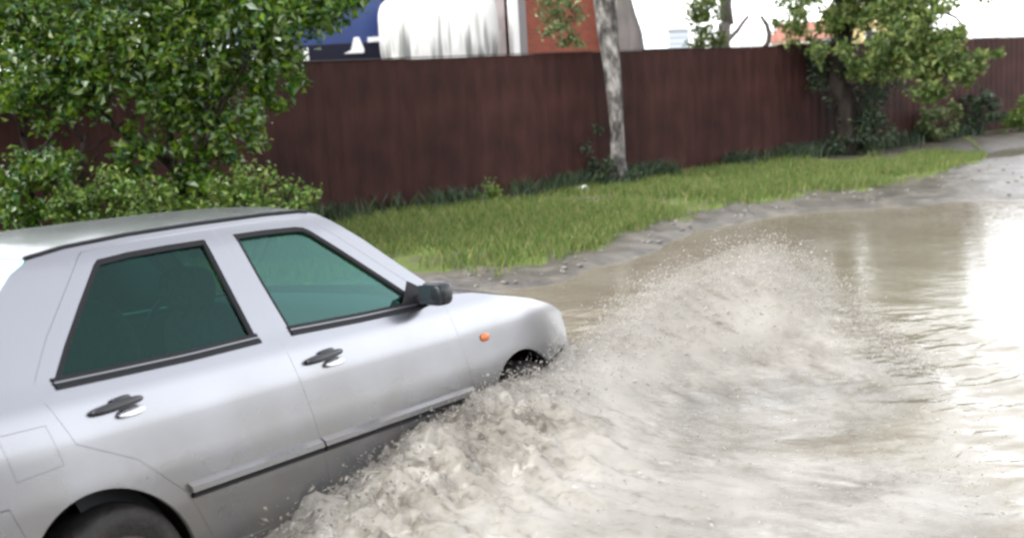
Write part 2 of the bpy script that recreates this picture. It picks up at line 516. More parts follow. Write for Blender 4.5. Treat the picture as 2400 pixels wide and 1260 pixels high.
V, Fc = [], []
gx = np.arange(-8, 10.6, .15)
for i, x in enumerate(gx):
    e = np.interp(x, ex_, ey_) + .16 * math.sin(x * 5.1) + .12 * math.sin(x * 11.7 + 1)
    top = fence_y(x) + .3
    if x > 5: top = top + (max(e + .5, min(top, 20.2 + .85 * (x - 6) + .3 * math.sin(x * 4.3))) - top) * min(1, (x - 5) / .8)
    for j in range(9):
        y = e + (top - e) * j / 8
        V.append((x, y, ground_z(x, y) + (.012 if 0 < j else -.01)))
for i in range(len(gx) - 1):
    for j in range(8):
        a = i * 9 + j
        Fc.append((a, a + 9, a + 10, a + 1))
tag(mesh_obj('verge', V, Fc, M_verge), 'green grass verge running along the brown fence', 'verge', kind='structure')


def blade_mesh(name, pts, hmin, hmax, w, mat, lean=.5):
    n = len(pts)
    P = np.array(pts)
    a = rng.uniform(0, 2 * np.pi, n); h = rng.uniform(hmin, hmax, n); ww = w * rng.uniform(.6, 1.4, n)
    la = rng.uniform(0, 2 * np.pi, n); ll = h * lean * rng.uniform(.2, 1.2, n)
    dx = np.stack([np.cos(a), np.sin(a), 0 * a], 1) * ww[:, None]
    mid = P + np.stack([np.cos(la) * ll * .35, np.sin(la) * ll * .35, h * .6], 1)
    tip = P + np.stack([np.cos(la) * ll, np.sin(la) * ll, h], 1)
    Vt = np.stack([P - dx, P + dx, mid + dx * .7, tip, mid - dx * .7], 1)
    return np_mesh(name, Vt, 5, mat)


pts = []
while len(pts) < 46000:
    x = random.uniform(-4.5, 9.3); y = random.uniform(9.8, 26)
    if not in_verge(x, y): continue
    f = fbm(x, y, .55, 3)
    dens = .72 + 1.5 * f
    if x > 6: dens -= .25
    if y > 20.3 + .9 * (x - 6) and x > 5.2: dens -= .95
    e = y - np.interp(x, ex_, ey_)
    dens *= min(1, .12 + e / .75 + .5 * fbm(x, y, 1.9, 2))
    if random.random() < dens: pts.append((x, y, ground_z(x, y, False) + .005))
tag(blade_mesh('grass', pts, .05, .15, .007, M_grass), 'short yellow green grass growing on the verge', 'grass', kind='stuff')
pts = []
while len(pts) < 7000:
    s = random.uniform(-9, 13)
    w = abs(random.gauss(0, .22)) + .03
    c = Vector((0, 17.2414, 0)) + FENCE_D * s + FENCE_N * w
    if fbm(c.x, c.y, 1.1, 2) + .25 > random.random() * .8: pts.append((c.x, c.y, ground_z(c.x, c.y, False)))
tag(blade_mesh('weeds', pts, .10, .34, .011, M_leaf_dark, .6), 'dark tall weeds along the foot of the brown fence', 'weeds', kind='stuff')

# loose stones on the wet bank
g = MB()
for k in range(150):
    x = random.uniform(-.6, 8); e = np.interp(x, ex_, ey_); sy = np.interp(x, sx_, sy_)
    y = random.uniform(sy - .1, e + .25)
    r = random.uniform(.008, .03)
    g.ellipsoid((x, y, ground_z(x, y) + r * .2), (r * random.uniform(.8, 1.5), r, r * .6), 6, 4)
M_stone = noisy('gravel', [(.3, (.07, .065, .06)), (.7, (.2, .19, .17))], scale=9, rough=.6)
tag(g.build('gravel', M_stone, smooth=True), 'small grey stones scattered on the wet dirt bank', 'gravel', kind='stuff')

# ------------------------------------------------------------------ fence
fence = tag(empty('metal_fence', (-7.2, fence_y(-7.2), 0), (0, 0, .7367)),
            'long dark brown profiled sheet metal fence behind the grass verge', 'fence')
PW, NP = 1.15, 30


def sheet_panel(k):
    v, f = [], []
    per = .23
    prof = []
    for i in range(5):
        b = i * per
        prof += [(b, 0), (b + .085, 0), (b + .115, -.007), (b + .20, -.007)]
    prof.append((PW + .03, 0))
    top = 2.035 + random.uniform(-.012, .012)
    for (x, y) in prof:
        v += [(x, y, .02), (x, y, 1.0), (x, y, top)]
    for i in range(len(prof) - 1):
        for j in range(2):
            f.append((i * 3 + j, (i + 1) * 3 + j, (i + 1) * 3 + j + 1, i * 3 + j + 1))
    o = mesh_obj('sheet_panel', v, f, M_fence, fence, smooth=False)
    o.location = (k * PW, -.005 * (k % 2), 0)
    s = o.modifiers.new('thick', 'SOLIDIFY'); s.thickness = .004
    return o


for k in range(NP): sheet_panel(k)
M_post = simple('dark steel', (.03, .022, .022), .6)
for k in range(0, NP, 2):
    MB().box((k * PW - .03, .03, -.3), (k * PW + .03, .09, 2.0)).build('post', M_post, fence)
for z in (.4, 1.65):
    MB().box((0, .008, z), (NP * PW, .028, z + .04)).build('rail', M_post, fence)
MB().box((0, -.03, 2.04), (NP * PW, .012, 2.052)).build('cap_strip', M_post, fence)


# ------------------------------------------------------------------ plants
def leaf_cloud(name, clusters, n, size, mat, parent, up=.6, droop=0., aspect=.55):
    """clusters: (centre, (rx, ry, rz), weight). Separate folded leaves scattered through the clusters."""
    w = np.array([c[2] for c in clusters], float); w /= w.sum()
    cnt = (w * n).astype(int)
    P, S = [], []
    for (c, r, _), m in zip(clusters, cnt):
        # sub-clumps keep gaps open
        ns = max(4, m // 38)
        q = rng.normal(size=(ns, 3)); q /= np.linalg.norm(q, axis=1)[:, None]
        q *= (rng.uniform(0, 1, (ns, 1)) ** .45)
        ctr = np.array(c) + q * np.array(r)
        k = rng.integers(0, ns, m)
        P.append(ctr[k] + rng.normal(size=(m, 3)) * np.array([.078, .078, .066]) * (np.mean(r) / .5) ** .5)
    P = np.concatenate(P); n = len(P)
    nrm = rng.normal(size=(n, 3)); nrm[:, 2] += up * 1.6; nrm /= np.linalg.norm(nrm, axis=1)[:, None]
    d = rng.normal(size=(n, 3)); d[:, 2] -= droop
    d -= nrm * np.sum(d * nrm, 1)[:, None]; d /= np.linalg.norm(d, axis=1)[:, None]
    s = np.cross(nrm, d)
    L = size * (rng.uniform(.62, 1.2, n) ** 1.6)[:, None]
    fold = nrm * L * .14
    a = P - d * L * .5
    b = P + s * L * aspect * .5 + fold - d * L * .08
    c_ = P + d * L * .5 - nrm * L * .12
    e = P - s * L * aspect * .5 + fold - d * L * .08
    Vv = np.stack([a, b, c_, e], 1).reshape(-1, 3)
    i = np.arange(n)[:, None] * 4
    Fc = np.concatenate([i + np.array([[0, 1, 2]]), i + np.array([[0, 2, 3]])], 0)
    return idx_mesh(name, Vv, Fc, mat, parent, smooth=False)


def limb(mb, p0, p1, r0, r1, wob=.06, n=7, sides=8):
    p0, p1 = Vector(p0), Vector(p1)
    L = (p1 - p0).length
    pts, rad = [], []
    for i in range(n):
        t = i / (n - 1)
        q = p0.lerp(p1, t)
        if 0 < i: q += Vector((random.uniform(-1, 1), random.uniform(-1, 1), random.uniform(-.5, .5))) * wob * L * (.4 + t * .3)
        pts.append(q); rad.append(r0 + (r1 - r0) * t)
    mb.tube(pts, rad, sides)
    return pts


def plant(name, label, cat, base, stems, clusters, nleaf, size, leafmat, barkmat, group=None, stem_name='trunk', twigs=True, **kw):
    root = tag(empty(name, base), label, cat, group)
    b = Vector(base)
    mb = MB()
    for (p0, p1, r0, r1) in stems:
        pts = limb(mb, Vector(p0) - b, Vector(p1) - b, r0, r1)
        for j in ((3, 4, 5) if twigs else ()):
            q = pts[j]
            tip = q + Vector((random.uniform(-1, 1), random.uniform(-1, 1), random.uniform(.2, 1))) * (.35 * (Vector(p1) - Vector(p0)).length)
            limb(mb, q, tip, r0 * .4, r1 * .3, n=5, sides=5)
    mb.build(stem_name, barkmat, root, smooth=True)
    leaf_cloud('crown', [((Vector(c) - b), r, w) for (c, r, w) in clusters], nleaf, size, leafmat, root, **kw)
    return root


def px_cluster(u, v, Y, rpx, w=1., ry=None, sq=1.):
    p = at(u, v, Y); r = rpx / F * Y
    return (p, (r, ry if ry else r * .9, r * sq), w)


# dark crown filling the sky behind the shrubs
bZ = at(260, 300, 17.2); bZ.z = .05
plant('garden_tree', 'broad dark tree behind the fence filling the gaps above the left shrubs', 'tree', bZ,
      [(bZ, at(270, 40, 17.2), .14, .1), (at(270, 40, 17.2), at(300, -260, 17.2), .1, .05), (at(265, 60, 17.2), at(60, -120, 17.2), .06, .03)],
      [px_cluster(60, 20, 17.4, 170, 2), px_cluster(260, 10, 17.2, 170, 2), px_cluster(440, 30, 17.0, 120, 1.4), px_cluster(-120, -20, 17.4, 160, 1.3), px_cluster(200, -180, 17.2, 220, 2)],
      7500, .15, M_leaf_dark, M_bark_dark, twigs=False)

# big shrub behind the car, multi stemmed
Ys = 12.2
bA = at(440, 545, Ys); bA.z = .05
plant('leafy_shrub', 'tall glossy leafed shrub with dark forked stems rising behind the car roof', 'shrub', bA,
      [(bA + Vector((.1, 0, 0)), at(480, 300, Ys), .075, .05), (at(480, 300, Ys), at(520, -120, Ys), .05, .02),
       (bA, at(400, 330, Ys), .05, .035), (at(400, 330, Ys), at(330, -60, Ys), .035, .015),
       (at(410, 400, Ys), at(150, 200, Ys), .03, .02), (at(480, 330, Ys), at(640, 40, Ys - .2), .03, .012)],
      [px_cluster(420, 40, Ys, 190, 3.4), px_cluster(610, 40, Ys - .1, 140, 2.2), px_cluster(300, 160, Ys - .2, 150, 2.4),
       px_cluster(470, 200, Ys, 110, 1.5), px_cluster(640, 160, Ys, 75, .7), px_cluster(730, 20, Ys, 85, .9),
       px_cluster(580, 290, Ys, 55, .4), px_cluster(380, 290, Ys, 80, .6), px_cluster(500, 320, Ys, 70, .6), px_cluster(430, 410, Ys - .1, 75, .5), px_cluster(310, 420, Ys - .3, 70, .4), px_cluster(620, 230, Ys, 45, .3), px_cluster(790, -10, Ys, 60, .5), px_cluster(450, -160, Ys, 260, 3)],
      17500, .098, M_leaf_shrub, M_bark_dark)
bB = at(90, 560, Ys - .3); bB.z = .05
plant('leafy_shrub', 'leafy shrub at the left edge of the photo with a slanting dark branch', 'shrub', bB,
      [(bB, at(60, 250, Ys - .3), .05, .03), (at(60, 250, Ys - .3), at(40, -60, Ys - .3), .03, .012), (bB + Vector((.2, 0, .1)), at(200, 320, Ys - .4), .04, .025),
       (at(60, 200, Ys - .4), at(205, 330, Ys - .4), .016, .02)],
      [px_cluster(60, 60, Ys - .3, 150, 2.2), px_cluster(90, 210, Ys - .4, 90, 1.2), px_cluster(200, 60, Ys - .4, 120, 1.5), px_cluster(110, 400, Ys - .5, 80, .9),
       px_cluster(40, 480, Ys - .5, 80, .8), px_cluster(-120, 150, Ys - .3, 160, 1.6), px_cluster(60, -150, Ys - .3, 200, 1.2), px_cluster(130, 110, Ys, 130, 2.0), px_cluster(40, 20, Ys, 120, 1.6), px_cluster(180, 240, Ys - .3, 60, .5)],
      14500, .08, M_leaf_shrub, M_bark_dark)
Yl = 11.6
bC = at(590, 560, Yl); bC.z = .03
plant('low_bush', 'low light green bush behind the car roof beside the bare fence', 'bush', bC,
      [(bC, at(600, 420, Yl), .02, .008), (bC, at(680, 450, Yl), .02, .008), (bC, at(520, 430, Yl), .02, .008)],
      [px_cluster(600, 450, Yl, 65, 1.2), px_cluster(690, 490, Yl, 60, 1), px_cluster(520, 470, Yl, 60, 1), px_cluster(640, 520, Yl, 70, 1)],
      3200, .06, M_leaf_low, M_bark_dark, stem_name='stem')
bD = at(270, 570, Yl); bD.z = .03
plant('low_bush', 'dense low bush under the slanting branch behind the rear of the car roof', 'bush', bD,
      [(bD, at(250, 440, Yl), .02, .008), (bD, at(330, 450, Yl), .02, .008), (bD, at(180, 430, Yl), .02, .008)],
      [px_cluster(230, 470, Yl, 75, 1.2), px_cluster(340, 480, Yl, 75, 1.2), px_cluster(160, 500, Yl, 65, 1), px_cluster(420, 500, Yl, 60, 1)],
      3600, .06, M_leaf_low, M_bark_dark, stem_name='stem')


# birch in front of the fence
def mat_birch():
    m, n, l, p = new_mat('birch bark')
    tc = n.new('ShaderNodeTexCoord'); mp = n.new('ShaderNodeMapping'); mp.inputs['Scale'].default_value = (3, 3, 1.6)
    l.new(tc.outputs['Object'], mp.inputs['Vector'])
    t = n.new('ShaderNodeTexNoise'); t.inputs['Scale'].default_value = 2.0; t.inputs['Detail'].default_value = 8; t.inputs['Roughness'].default_value = .66
    l.new(mp.outputs[0], t.inputs['Vector'])
    r = ramp(n, [(.42, (.022, .019, .017)), (.50, (.10, .09, .082)), (.66, (.36, .34, .315))])
    l.new(t.outputs['Fac'], r.inputs[0]); l.new(r.outputs[0], p.inputs['Base Color'])
    p.inputs['Roughness'].default_value = .8
    b = n.new('ShaderNodeBump'); b.inputs['Strength'].default_value = .7; b.inputs['Distance'].default_value = .03
    l.new(t.outputs['Fac'], b.inputs['Height']); l.new(b.outputs[0], p.inputs['Normal'])
    return m


M_birch = mat_birch()
Yb = 18.15
bb = at(1452, 425, Yb)
birch = tag(empty('birch_tree', (bb.x, bb.y, 0.02)), 'birch with flaking white and grey bark standing in front of the fence', 'tree')
mb = MB()
o0 = Vector((bb.x, bb.y, .02))
path = [at(1448, 428, Yb), at(1449, 380, Yb), at(1446, 300, Yb), at(1440, 220, Yb), at(1432, 140, Yb), at(1424, 70, Yb), at(1418, 0, Yb), at(1412, -110, Yb), at(1405, -300, Yb), at(1420, -600, Yb), at(1400, -1000, Yb)]
rr_ = [30, 17.5, 16, 18.5, 21, 24.5, 27, 26, 21, 14, 6]
mb.tube([p - o0 for p in path], [r / F * Yb for r in rr_], 14)
limb(mb, path[6] - o0, at(1465, -120, Yb) - o0, .10, .05)
mb.build('trunk', M_birch, birch, smooth=True)
mb = MB()
for (u0, v0, u1, v1) in ((1410, -250, 1310, 90), (1400, -300, 1280, 20), (1410, -260, 1345, 60), (1420, -300, 1560, -60)):
    p0, p1 = at(u0, v0, Yb), at(u1, v1, Yb - .5)
    mid = (p0 + p1) / 2 + Vector((0, -.1, .25))
    mb.tube([p0 - o0, mid - o0, p1 - o0], [.02, .012, .004], 5)
mb.build('branch', M_bark_dark, birch, smooth=True)
leaf_cloud('crown', [((c - o0), r, w) for (c, r, w) in
                     [px_cluster(1310, 40, Yb - .4, 46, 1.5, sq=1.3), px_cluster(1335, 85, Yb - .4, 24, .5, sq=1.4), px_cluster(1280, 0, Yb - .4, 45, .8), px_cluster(1350, -180, Yb, 180, 3), px_cluster(1500, -350, Yb, 250, 3), px_cluster(1390, -700, Yb, 280, 3)]],
           3200, .085, M_leaf_birch, birch, up=.2, droop=1.0)

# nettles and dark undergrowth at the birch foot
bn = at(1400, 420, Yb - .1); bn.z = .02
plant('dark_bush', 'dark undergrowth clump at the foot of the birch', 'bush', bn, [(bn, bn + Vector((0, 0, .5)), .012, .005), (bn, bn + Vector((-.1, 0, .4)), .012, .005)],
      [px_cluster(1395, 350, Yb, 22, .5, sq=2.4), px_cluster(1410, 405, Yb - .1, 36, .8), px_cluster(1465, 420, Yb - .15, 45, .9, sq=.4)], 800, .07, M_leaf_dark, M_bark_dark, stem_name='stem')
bw = at(1148, 470, 16.5); bw.z = .03
plant('weed_clump', 'small green weed clump growing against the middle of the fence', 'weed', bw, [(bw, bw + Vector((0, 0, .25)), .008, .004)],
      [px_cluster(1150, 455, 16.5, 32, 1)], 420, .06, M_leaf_low, M_bark_dark, stem_name='stem')

# big dark trunk tree at right, foliage hanging over the fence
Yt = 22.0
bt = at(1980, 372, Yt); bt.z = .03
plant('hanging_tree', 'dark trunked tree with olive foliage hanging over the right part of the fence', 'tree', bt,
      [(bt, at(1970, 120, Yt), .21, .18), (at(1970, 120, Yt), at(1985, -220, Yt), .18, .15), (at(1975, 60, Yt), at(2150, -60, Yt - .6), .09, .05), (at(1980, -20, Yt), at(1830, -140, Yt - .4), .08, .04),
       (at(1985, -220, Yt), at(2010, -700, Yt), .15, .06), (at(2120, -40, Yt - .5), at(2260, 60, Yt - 1.), .05, .015)],
      [px_cluster(2080, 20, Yt - .8, 95, 2), px_cluster(2150, 60, Yt - 1, 85, 2), px_cluster(2210, 130, Yt - 1.1, 70, 1.6), px_cluster(2270, 150, Yt - 1.1, 45, .6),
       px_cluster(2110, 120, Yt - 1, 70, 1.2), px_cluster(2000, -10, Yt - .6, 90, 1.3), px_cluster(1890, -10, Yt - .3, 50, .3), px_cluster(1960, 40, Yt - .3, 55, .7), px_cluster(1870, 60, Yt - .3, 50, .55), px_cluster(1940, 125, Yt - .5, 55, .35, sq=.4), px_cluster(2050, 150, Yt - .6, 80, .8, sq=.6), px_cluster(2180, 180, Yt - 1.1, 60, .9),
       px_cluster(2260, -10, Yt - 1, 70, .25, sq=.4), px_cluster(2320, 130, Yt - 1.1, 22, .12), px_cluster(2000, -250, Yt, 250, 2.), px_cluster(2150, -200, Yt, 200, 1.2), px_cluster(1860, -300, Yt, 220, 1.2)],
      13500, .12, M_leaf_olive, M_bark_dark, twigs=False, up=.35, droop=.8)
# dark leaf mass below it, added to paint in the shade on the fence
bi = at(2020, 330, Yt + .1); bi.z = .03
plant('dark_bush', 'bush of dark leaves standing in for the shade below the hanging tree against the fence', 'bush', bi, [(bi, bi + Vector((0, 0, 1.1)), .03, .01), (bi, bi + Vector((.3, -.1, .9)), .03, .01)],
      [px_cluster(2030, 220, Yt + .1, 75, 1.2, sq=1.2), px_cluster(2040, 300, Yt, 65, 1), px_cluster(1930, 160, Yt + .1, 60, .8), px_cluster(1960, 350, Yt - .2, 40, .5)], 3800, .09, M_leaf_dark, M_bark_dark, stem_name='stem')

# tree behind the fence between the two sky gaps
Y2 = 23.5
b2 = at(1705, 300, Y2); b2.z = .05
plant('garden_tree', 'slim tree behind the fence with leaves drooping over its top edge', 'tree', b2,
      [(b2, at(1706, 60, Y2), .13, .12), (at(1706, 60, Y2), at(1690, -250, Y2), .12, .08), (at(1705, 0, Y2), at(1640, -60, Y2 - .4), .06, .03), (at(1690, -250, Y2), at(1700, -700, Y2), .08, .03)],
      [px_cluster(1660, 30, Y2 - .5, 45, 1, sq=1.3), px_cluster(1640, 90, Y2 - .5, 34, .7, sq=1.2), px_cluster(1680, 100, Y2 - .5, 28, .4), px_cluster(1660, -60, Y2 - .4, 70, 1),
       px_cluster(1690, -260, Y2, 200, 2), px_cluster(1690, -520, Y2, 200, 1.5), px_cluster(1830, 0, Y2 - 1., 30, .12), px_cluster(1790, -30, Y2 - 1., 40, .2)],
      4200, .1, M_leaf_olive, M_bark_grey, up=.3, droop=.9)

# thick grey trunk behind the birch
Y3 = 21.0
b3 = at(1462, 320, Y3); b3.z = .05
old = tag(empty('old_tree', b3), 'thick grey trunk behind the fence just right of the birch', 'tree')
mb = MB()
path = [Vector((b3.x + .05, b3.y, 0)), at(1468, 130, Y3), at(1462, 80, Y3), at(1450, 40, Y3), at(1442, 0, Y3), at(1440, -120, Y3), at(1445, -500, Y3)]
mb.tube([p - b3 for p in path], [r / F * Y3 for r in (54, 44, 42, 40, 38, 34, 20)], 16)
mb.build('trunk', M_bark_grey, old, smooth=True)
leaf_cloud('crown', [((c - b3), r, w) for (c, r, w) in [px_cluster(1450, -450, Y3, 260, 1), px_cluster(1560, -330, Y3, 200, .8)]], 3000, .12, M_leaf_olive, old)

# plants on the track edge at far right
for (u, v, Y, r, lab, mat, n) in ((2205, 285, 24.3, 46, 'pale green leafy plant in front of the far fence', M_leaf_birch, 900), (2240, 240, 26.2, 30, None, M_leaf_birch, 0),
                                  (2300, 265, 25.6, 46, 'dark bush between the two pale plants at the far end of the fence', M_leaf_dark, 1300),
                                  (2388, 270, 26.2, 42, 'pale bush at the right edge of the photo beside the track', M_leaf_low, 1000)):
    if not n: continue
    b = at(u, v + 50, Y); b.z = .04
    plant('roadside_bush', lab, 'bush', b, [(b, at(u, v, Y), .015, .006), (b, at(u + 20, v - 10, Y), .015, .006)],
          [px_cluster(u, v, Y, r, 1), px_cluster(u - 20, v + 25, Y - .1, r * .6, .5), px_cluster(u + 22, v - 28, Y, r * .5, .4)], n, .1, mat, M_bark_dark, stem_name='stem')

# litter on the grass
pl = at(1365, 438, 17.6); pl.z = ground_z(pl.x, pl.y, False) + .06
v, f = [], []
for j in range(6):
    for i in range(6):
        v.append((i * .034 - .09 + .006 * math.sin(j * 2.1), j * .02 - .05, .035 * math.sin(i * 1.7 + j) + .05 * math.sin(j * .9)))
for j in range(5):
    for i in range(5): f.append((j * 6 + i, j * 6 + i + 1, (j + 1) * 6 + i + 1, (j + 1) * 6 + i))
lit = mesh_obj('litter', v, f, simple('white plastic film', (.75, .75, .74), .5)); lit.location = pl; lit.rotation_euler = (R(50), 0, R(20))
lit.modifiers.new('thick', 'SOLIDIFY').thickness = .003
tag(lit, 'small crumpled white scrap lying on the grass before the birch', 'litter')

# ------------------------------------------------------------------ things behind the fence
def frame_on_fence(u, Y):
    """matrix of a thing standing behind the fence, x along the fence, y away from the road"""
    p = at(u, 300, Y)
    return (p.x, p.y, .05), (0, 0, .7367)


# blue lorry cab
loc, rot = frame_on_fence(768, 20.0); rot = (0, 0, .28)
lorry = tag(empty('blue_lorry', loc, rot), 'blue lorry with dark lower side standing behind the fence beside the white tank', 'lorry')
M_blue = noisy('blue paint', [(.3, (.006, .022, .10)), (.7, (.010, .034, .145))], scale=2, rough=.4, spec=.5)
M_navy = simple('dark navy panel', (.007, .008, .018), .6, 0, .2)
mb = MB(); prof = [(-1.3, .55), (1.02, .55), (1.17, 1.2), (1.17, 2.4), (1.12, 2.95), (.95, 3.3), (-1.3, 3.35)]
n = len(prof)
mb.add([(x, 0, z) for x, z in prof] + [(x, 2.3, z) for x, z in prof], [tuple(range(n)), tuple(range(2 * n - 1, n - 1, -1))] + [(i, i + n, (i + 1) % n + n, (i + 1) % n) for i in range(n)])
mb.build('cab', M_blue, lorry, bevel=.05)
MB().box((-1.28, -.02, .6), (1.05, -.003, 2.36)).build('side_panel', M_navy, lorry, bevel=.008)
MB().box((1.03, -.05, .58), (1.20, 2.35, 3.34)).build('cab_rear_frame', M_navy, lorry, bevel=.01)
M_pane = simple('sky white window', (.78, .79, .80), .15)  # bright sky in the windows put into the colour as white
for poly in ([(.34, 2.20), (.66, 2.20), (.67, 2.26), (.60, 2.45), (.52, 2.45), (.46, 2.25)], [(.74, 2.36), (.98, 2.37), (.98, 2.45), (.74, 2.44)],
             [(-1.18, 1.95), (-.92, 1.95), (-.92, 2.12), (-1.18, 2.12)], [(-1.12, 2.17), (-1.0, 2.17), (-1.0, 2.3), (-1.12, 2.3)], [(-.3, 2.12), (-.22, 2.12), (-.22, 2.32), (-.3, 2.32)]):
    k = len(poly)
    MB().add([(x, -.045, z) for x, z in poly] + [(x, -.018, z) for x, z in poly], [tuple(range(k)), tuple(range(2 * k - 1, k - 1, -1))] + [(i, i + k, (i + 1) % k + k, (i + 1) % k) for i in range(k)]).build('pane', M_pane, lorry)
for x in (-.8, .7):
    for y in (.15, 2.15):
        MB().lathe([(.2, -.14), (.45, -.14), (.5, -.08), (.5, .08), (.45, .14), (.2, .14)], (x, y, .45), 24).build('wheel', M_tyre, lorry, smooth=True)

# white storage tank on a stand
loc, rot = frame_on_fence(1056, 19.0)
tank = tag(empty('storage_tank', loc, (0, 0, .22)), 'white round ended tank with reflections painted as grey streaks down its lower half behind the fence', 'tank')


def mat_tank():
    m, n, l, p = new_mat('white with painted reflections')
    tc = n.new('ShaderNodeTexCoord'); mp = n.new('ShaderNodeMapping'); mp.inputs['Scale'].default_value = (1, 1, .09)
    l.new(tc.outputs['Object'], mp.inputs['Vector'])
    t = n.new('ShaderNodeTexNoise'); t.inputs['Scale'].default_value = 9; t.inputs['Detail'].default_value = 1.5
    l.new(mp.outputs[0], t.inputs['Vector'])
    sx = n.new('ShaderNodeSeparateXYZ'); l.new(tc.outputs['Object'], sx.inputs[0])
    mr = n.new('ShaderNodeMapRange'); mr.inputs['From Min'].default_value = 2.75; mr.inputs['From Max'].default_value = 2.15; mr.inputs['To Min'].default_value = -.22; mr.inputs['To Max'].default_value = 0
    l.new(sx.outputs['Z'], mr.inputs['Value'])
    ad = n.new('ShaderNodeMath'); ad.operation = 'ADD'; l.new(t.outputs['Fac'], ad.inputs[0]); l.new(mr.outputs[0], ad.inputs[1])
    r = ramp(n, [(.40, (.60, .59, .57)), (.53, (.27, .27, .255)), (.64, (.15, .155, .15))]); l.new(ad.outputs[0], r.inputs[0])  # grey streaks paint the reflected fence and trees into the colour
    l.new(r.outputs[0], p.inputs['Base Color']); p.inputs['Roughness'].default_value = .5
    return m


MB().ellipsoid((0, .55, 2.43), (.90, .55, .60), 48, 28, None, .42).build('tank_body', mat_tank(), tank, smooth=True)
for x in (-.6, .6):
    for y in (.3, .8): MB().box((x - .05, y - .05, 0), (x + .05, y + .05, 1.9)).build('leg', M_post, tank)

# red brick outhouse with a white corner post
loc, rot = frame_on_fence(1290, 20.3)
house = tag(empty('brick_house', loc, (0, 0, .62)), 'red brick house corner with a white post seen above the fence', 'house')


def mat_brick():
    m, n, l, p = new_mat('red brick')
    tc = n.new('ShaderNodeTexCoord'); mp = n.new('ShaderNodeMapping'); mp.inputs['Rotation'].default_value = (R(90), 0, 0)
    l.new(tc.outputs['Object'], mp.inputs['Vector'])
    b = n.new('ShaderNodeTexBrick'); b.inputs['Scale'].default_value = 4.2
    b.inputs['Color1'].default_value = (.27, .062, .032, 1); b.inputs['Color2'].default_value = (.19, .05, .03, 1); b.inputs['Mortar'].default_value = (.21, .085, .06, 1)
    b.inputs['Mortar Size'].default_value = .02
    l.new(mp.outputs[0], b.inputs['Vector']); l.new(b.outputs['Color'], p.inputs['Base Color'])
    p.inputs['Roughness'].default_value = .85
    return m


M_brick = mat_brick(); M_white = simple('white paint', (.8, .79, .77), .5)
M_grey = simple('grey render', (.22, .20, .20), .8)
MB().box((-.52, 0, 0), (1.55, 3.4, 3.7)).build('wall', M_brick, house)
MB().box((-1.08, .1, 0), (-.72, 3.3, 3.6)).build('porch_wall', noisy('pinkish plaster', [(.3, (.42, .35, .34)), (.7, (.55, .47, .46))], scale=6, rough=.8), house)
MB().box((-.70, -.07, 0), (-.575, .06, 3.7)).build('corner_post', M_white, house, bevel=.01)
MB().box((-.574, -.03, 0), (-.40, -.003, 3.7)).build('corner_board', M_grey, house)
MB().add([(-1.3, -.4, 3.7), (1.8, -.4, 3.7), (1.8, 3.8, 3.7), (-1.3, 3.8, 3.7), (-1.3, 1.7, 5.2), (1.8, 1.7, 5.2)], [(0, 1, 5, 4), (2, 3, 4, 5), (0, 4, 3), (1, 2, 5), (0, 3, 2, 1)]).build('roof', simple('grey roofing', (.16, .15, .15), .7), house)

# pale blue garden shed in the sky gap
loc, rot = frame_on_fence(1598, 30.0)
shed = tag(empty('garden_shed', loc, rot), 'small pale blue boarded shed rising above the fence in the bright gap', 'shed')
m, n_, l_, p_ = new_mat('pale blue boards')
tc = n_.new('ShaderNodeTexCoord'); wv = n_.new('ShaderNodeTexWave'); wv.bands_direction = 'Z'; wv.inputs['Scale'].default_value = 2.2; wv.inputs['Distortion'].default_value = .3
l_.new(tc.outputs['Object'], wv.inputs['Vector']); rp = ramp(n_, [(.0, (.42, .48, .56)), (.25, (.62, .68, .74)), (1, (.70, .75, .80))]); l_.new(wv.outputs['Fac'], rp.inputs[0]); l_.new(rp.outputs[0], p_.inputs['Base Color'])
MB().box((-.38, 0, 0), (.38, .9, 2.62)).build('wall', m, shed)
MB().add([(-.44, -.06, 2.62), (.44, -.06, 2.62), (.44, .96, 2.72), (-.44, .96, 2.72), (-.44, -.06, 2.66), (.44, -.06, 2.66), (.44, .96, 2.78), (-.44, .96, 2.78)],
         [(0, 3, 2, 1), (4, 5, 6, 7), (0, 1, 5, 4), (1, 2, 6, 5), (2, 3, 7, 6), (3, 0, 4, 7)]).build('roof', M_white, shed)

# bent dark pipe
Yp = 24.5
bp = at(1786, 330, Yp); bp.z = .05
pipe = MB().tube([p - bp for p in (bp, at(1786, 120, Yp), at(1800, 100, Yp), at(1803, 80, Yp), at(1797, 58, Yp), at(1783, 38, Yp))], [.055, .05, .05, .05, .045, .035], 10).build('bent_pipe', simple('rusty dark iron', (.05, .04, .038), .7), smooth=True)
pipe.location = bp
tag(pipe, 'dark bent pipe curving up above the fence in a sky gap', 'pipe')


# far houses
def cottage(u, Y, wid, wall_h, roof_h, mw, mr, label, wins):
    p = at(u, 200, Y)
    h = tag(empty('cottage', (p.x, p.y, .05), (0, 0, .1)), label, 'house', 'houses far behind the fence')
    MB().box((-wid / 2, 0, 0), (wid / 2, 6, wall_h)).build('wall', mw, h)
    w2 = wid / 2 + .3
    MB().add([(-w2, -.4, wall_h), (w2, -.4, wall_h), (w2, 6.4, wall_h), (-w2, 6.4, wall_h), (-w2, 3, wall_h + roof_h), (w2, 3, wall_h + roof_h)], [(0, 1, 5, 4), (2, 3, 4, 5), (0, 4, 3), (1, 2, 5), (0, 3, 2, 1)]).build('roof', mr, h)
    for (x, z) in wins:
        fr = MB().box((x - .4, -.06, z - .5), (x + .4, -.003, z + .5)).build('window', M_white, h)
        MB().box((x - .32, -.075, z - .42), (x + .32, -.062, z + .42)).build('pane', M_blackgloss, fr)
    return h


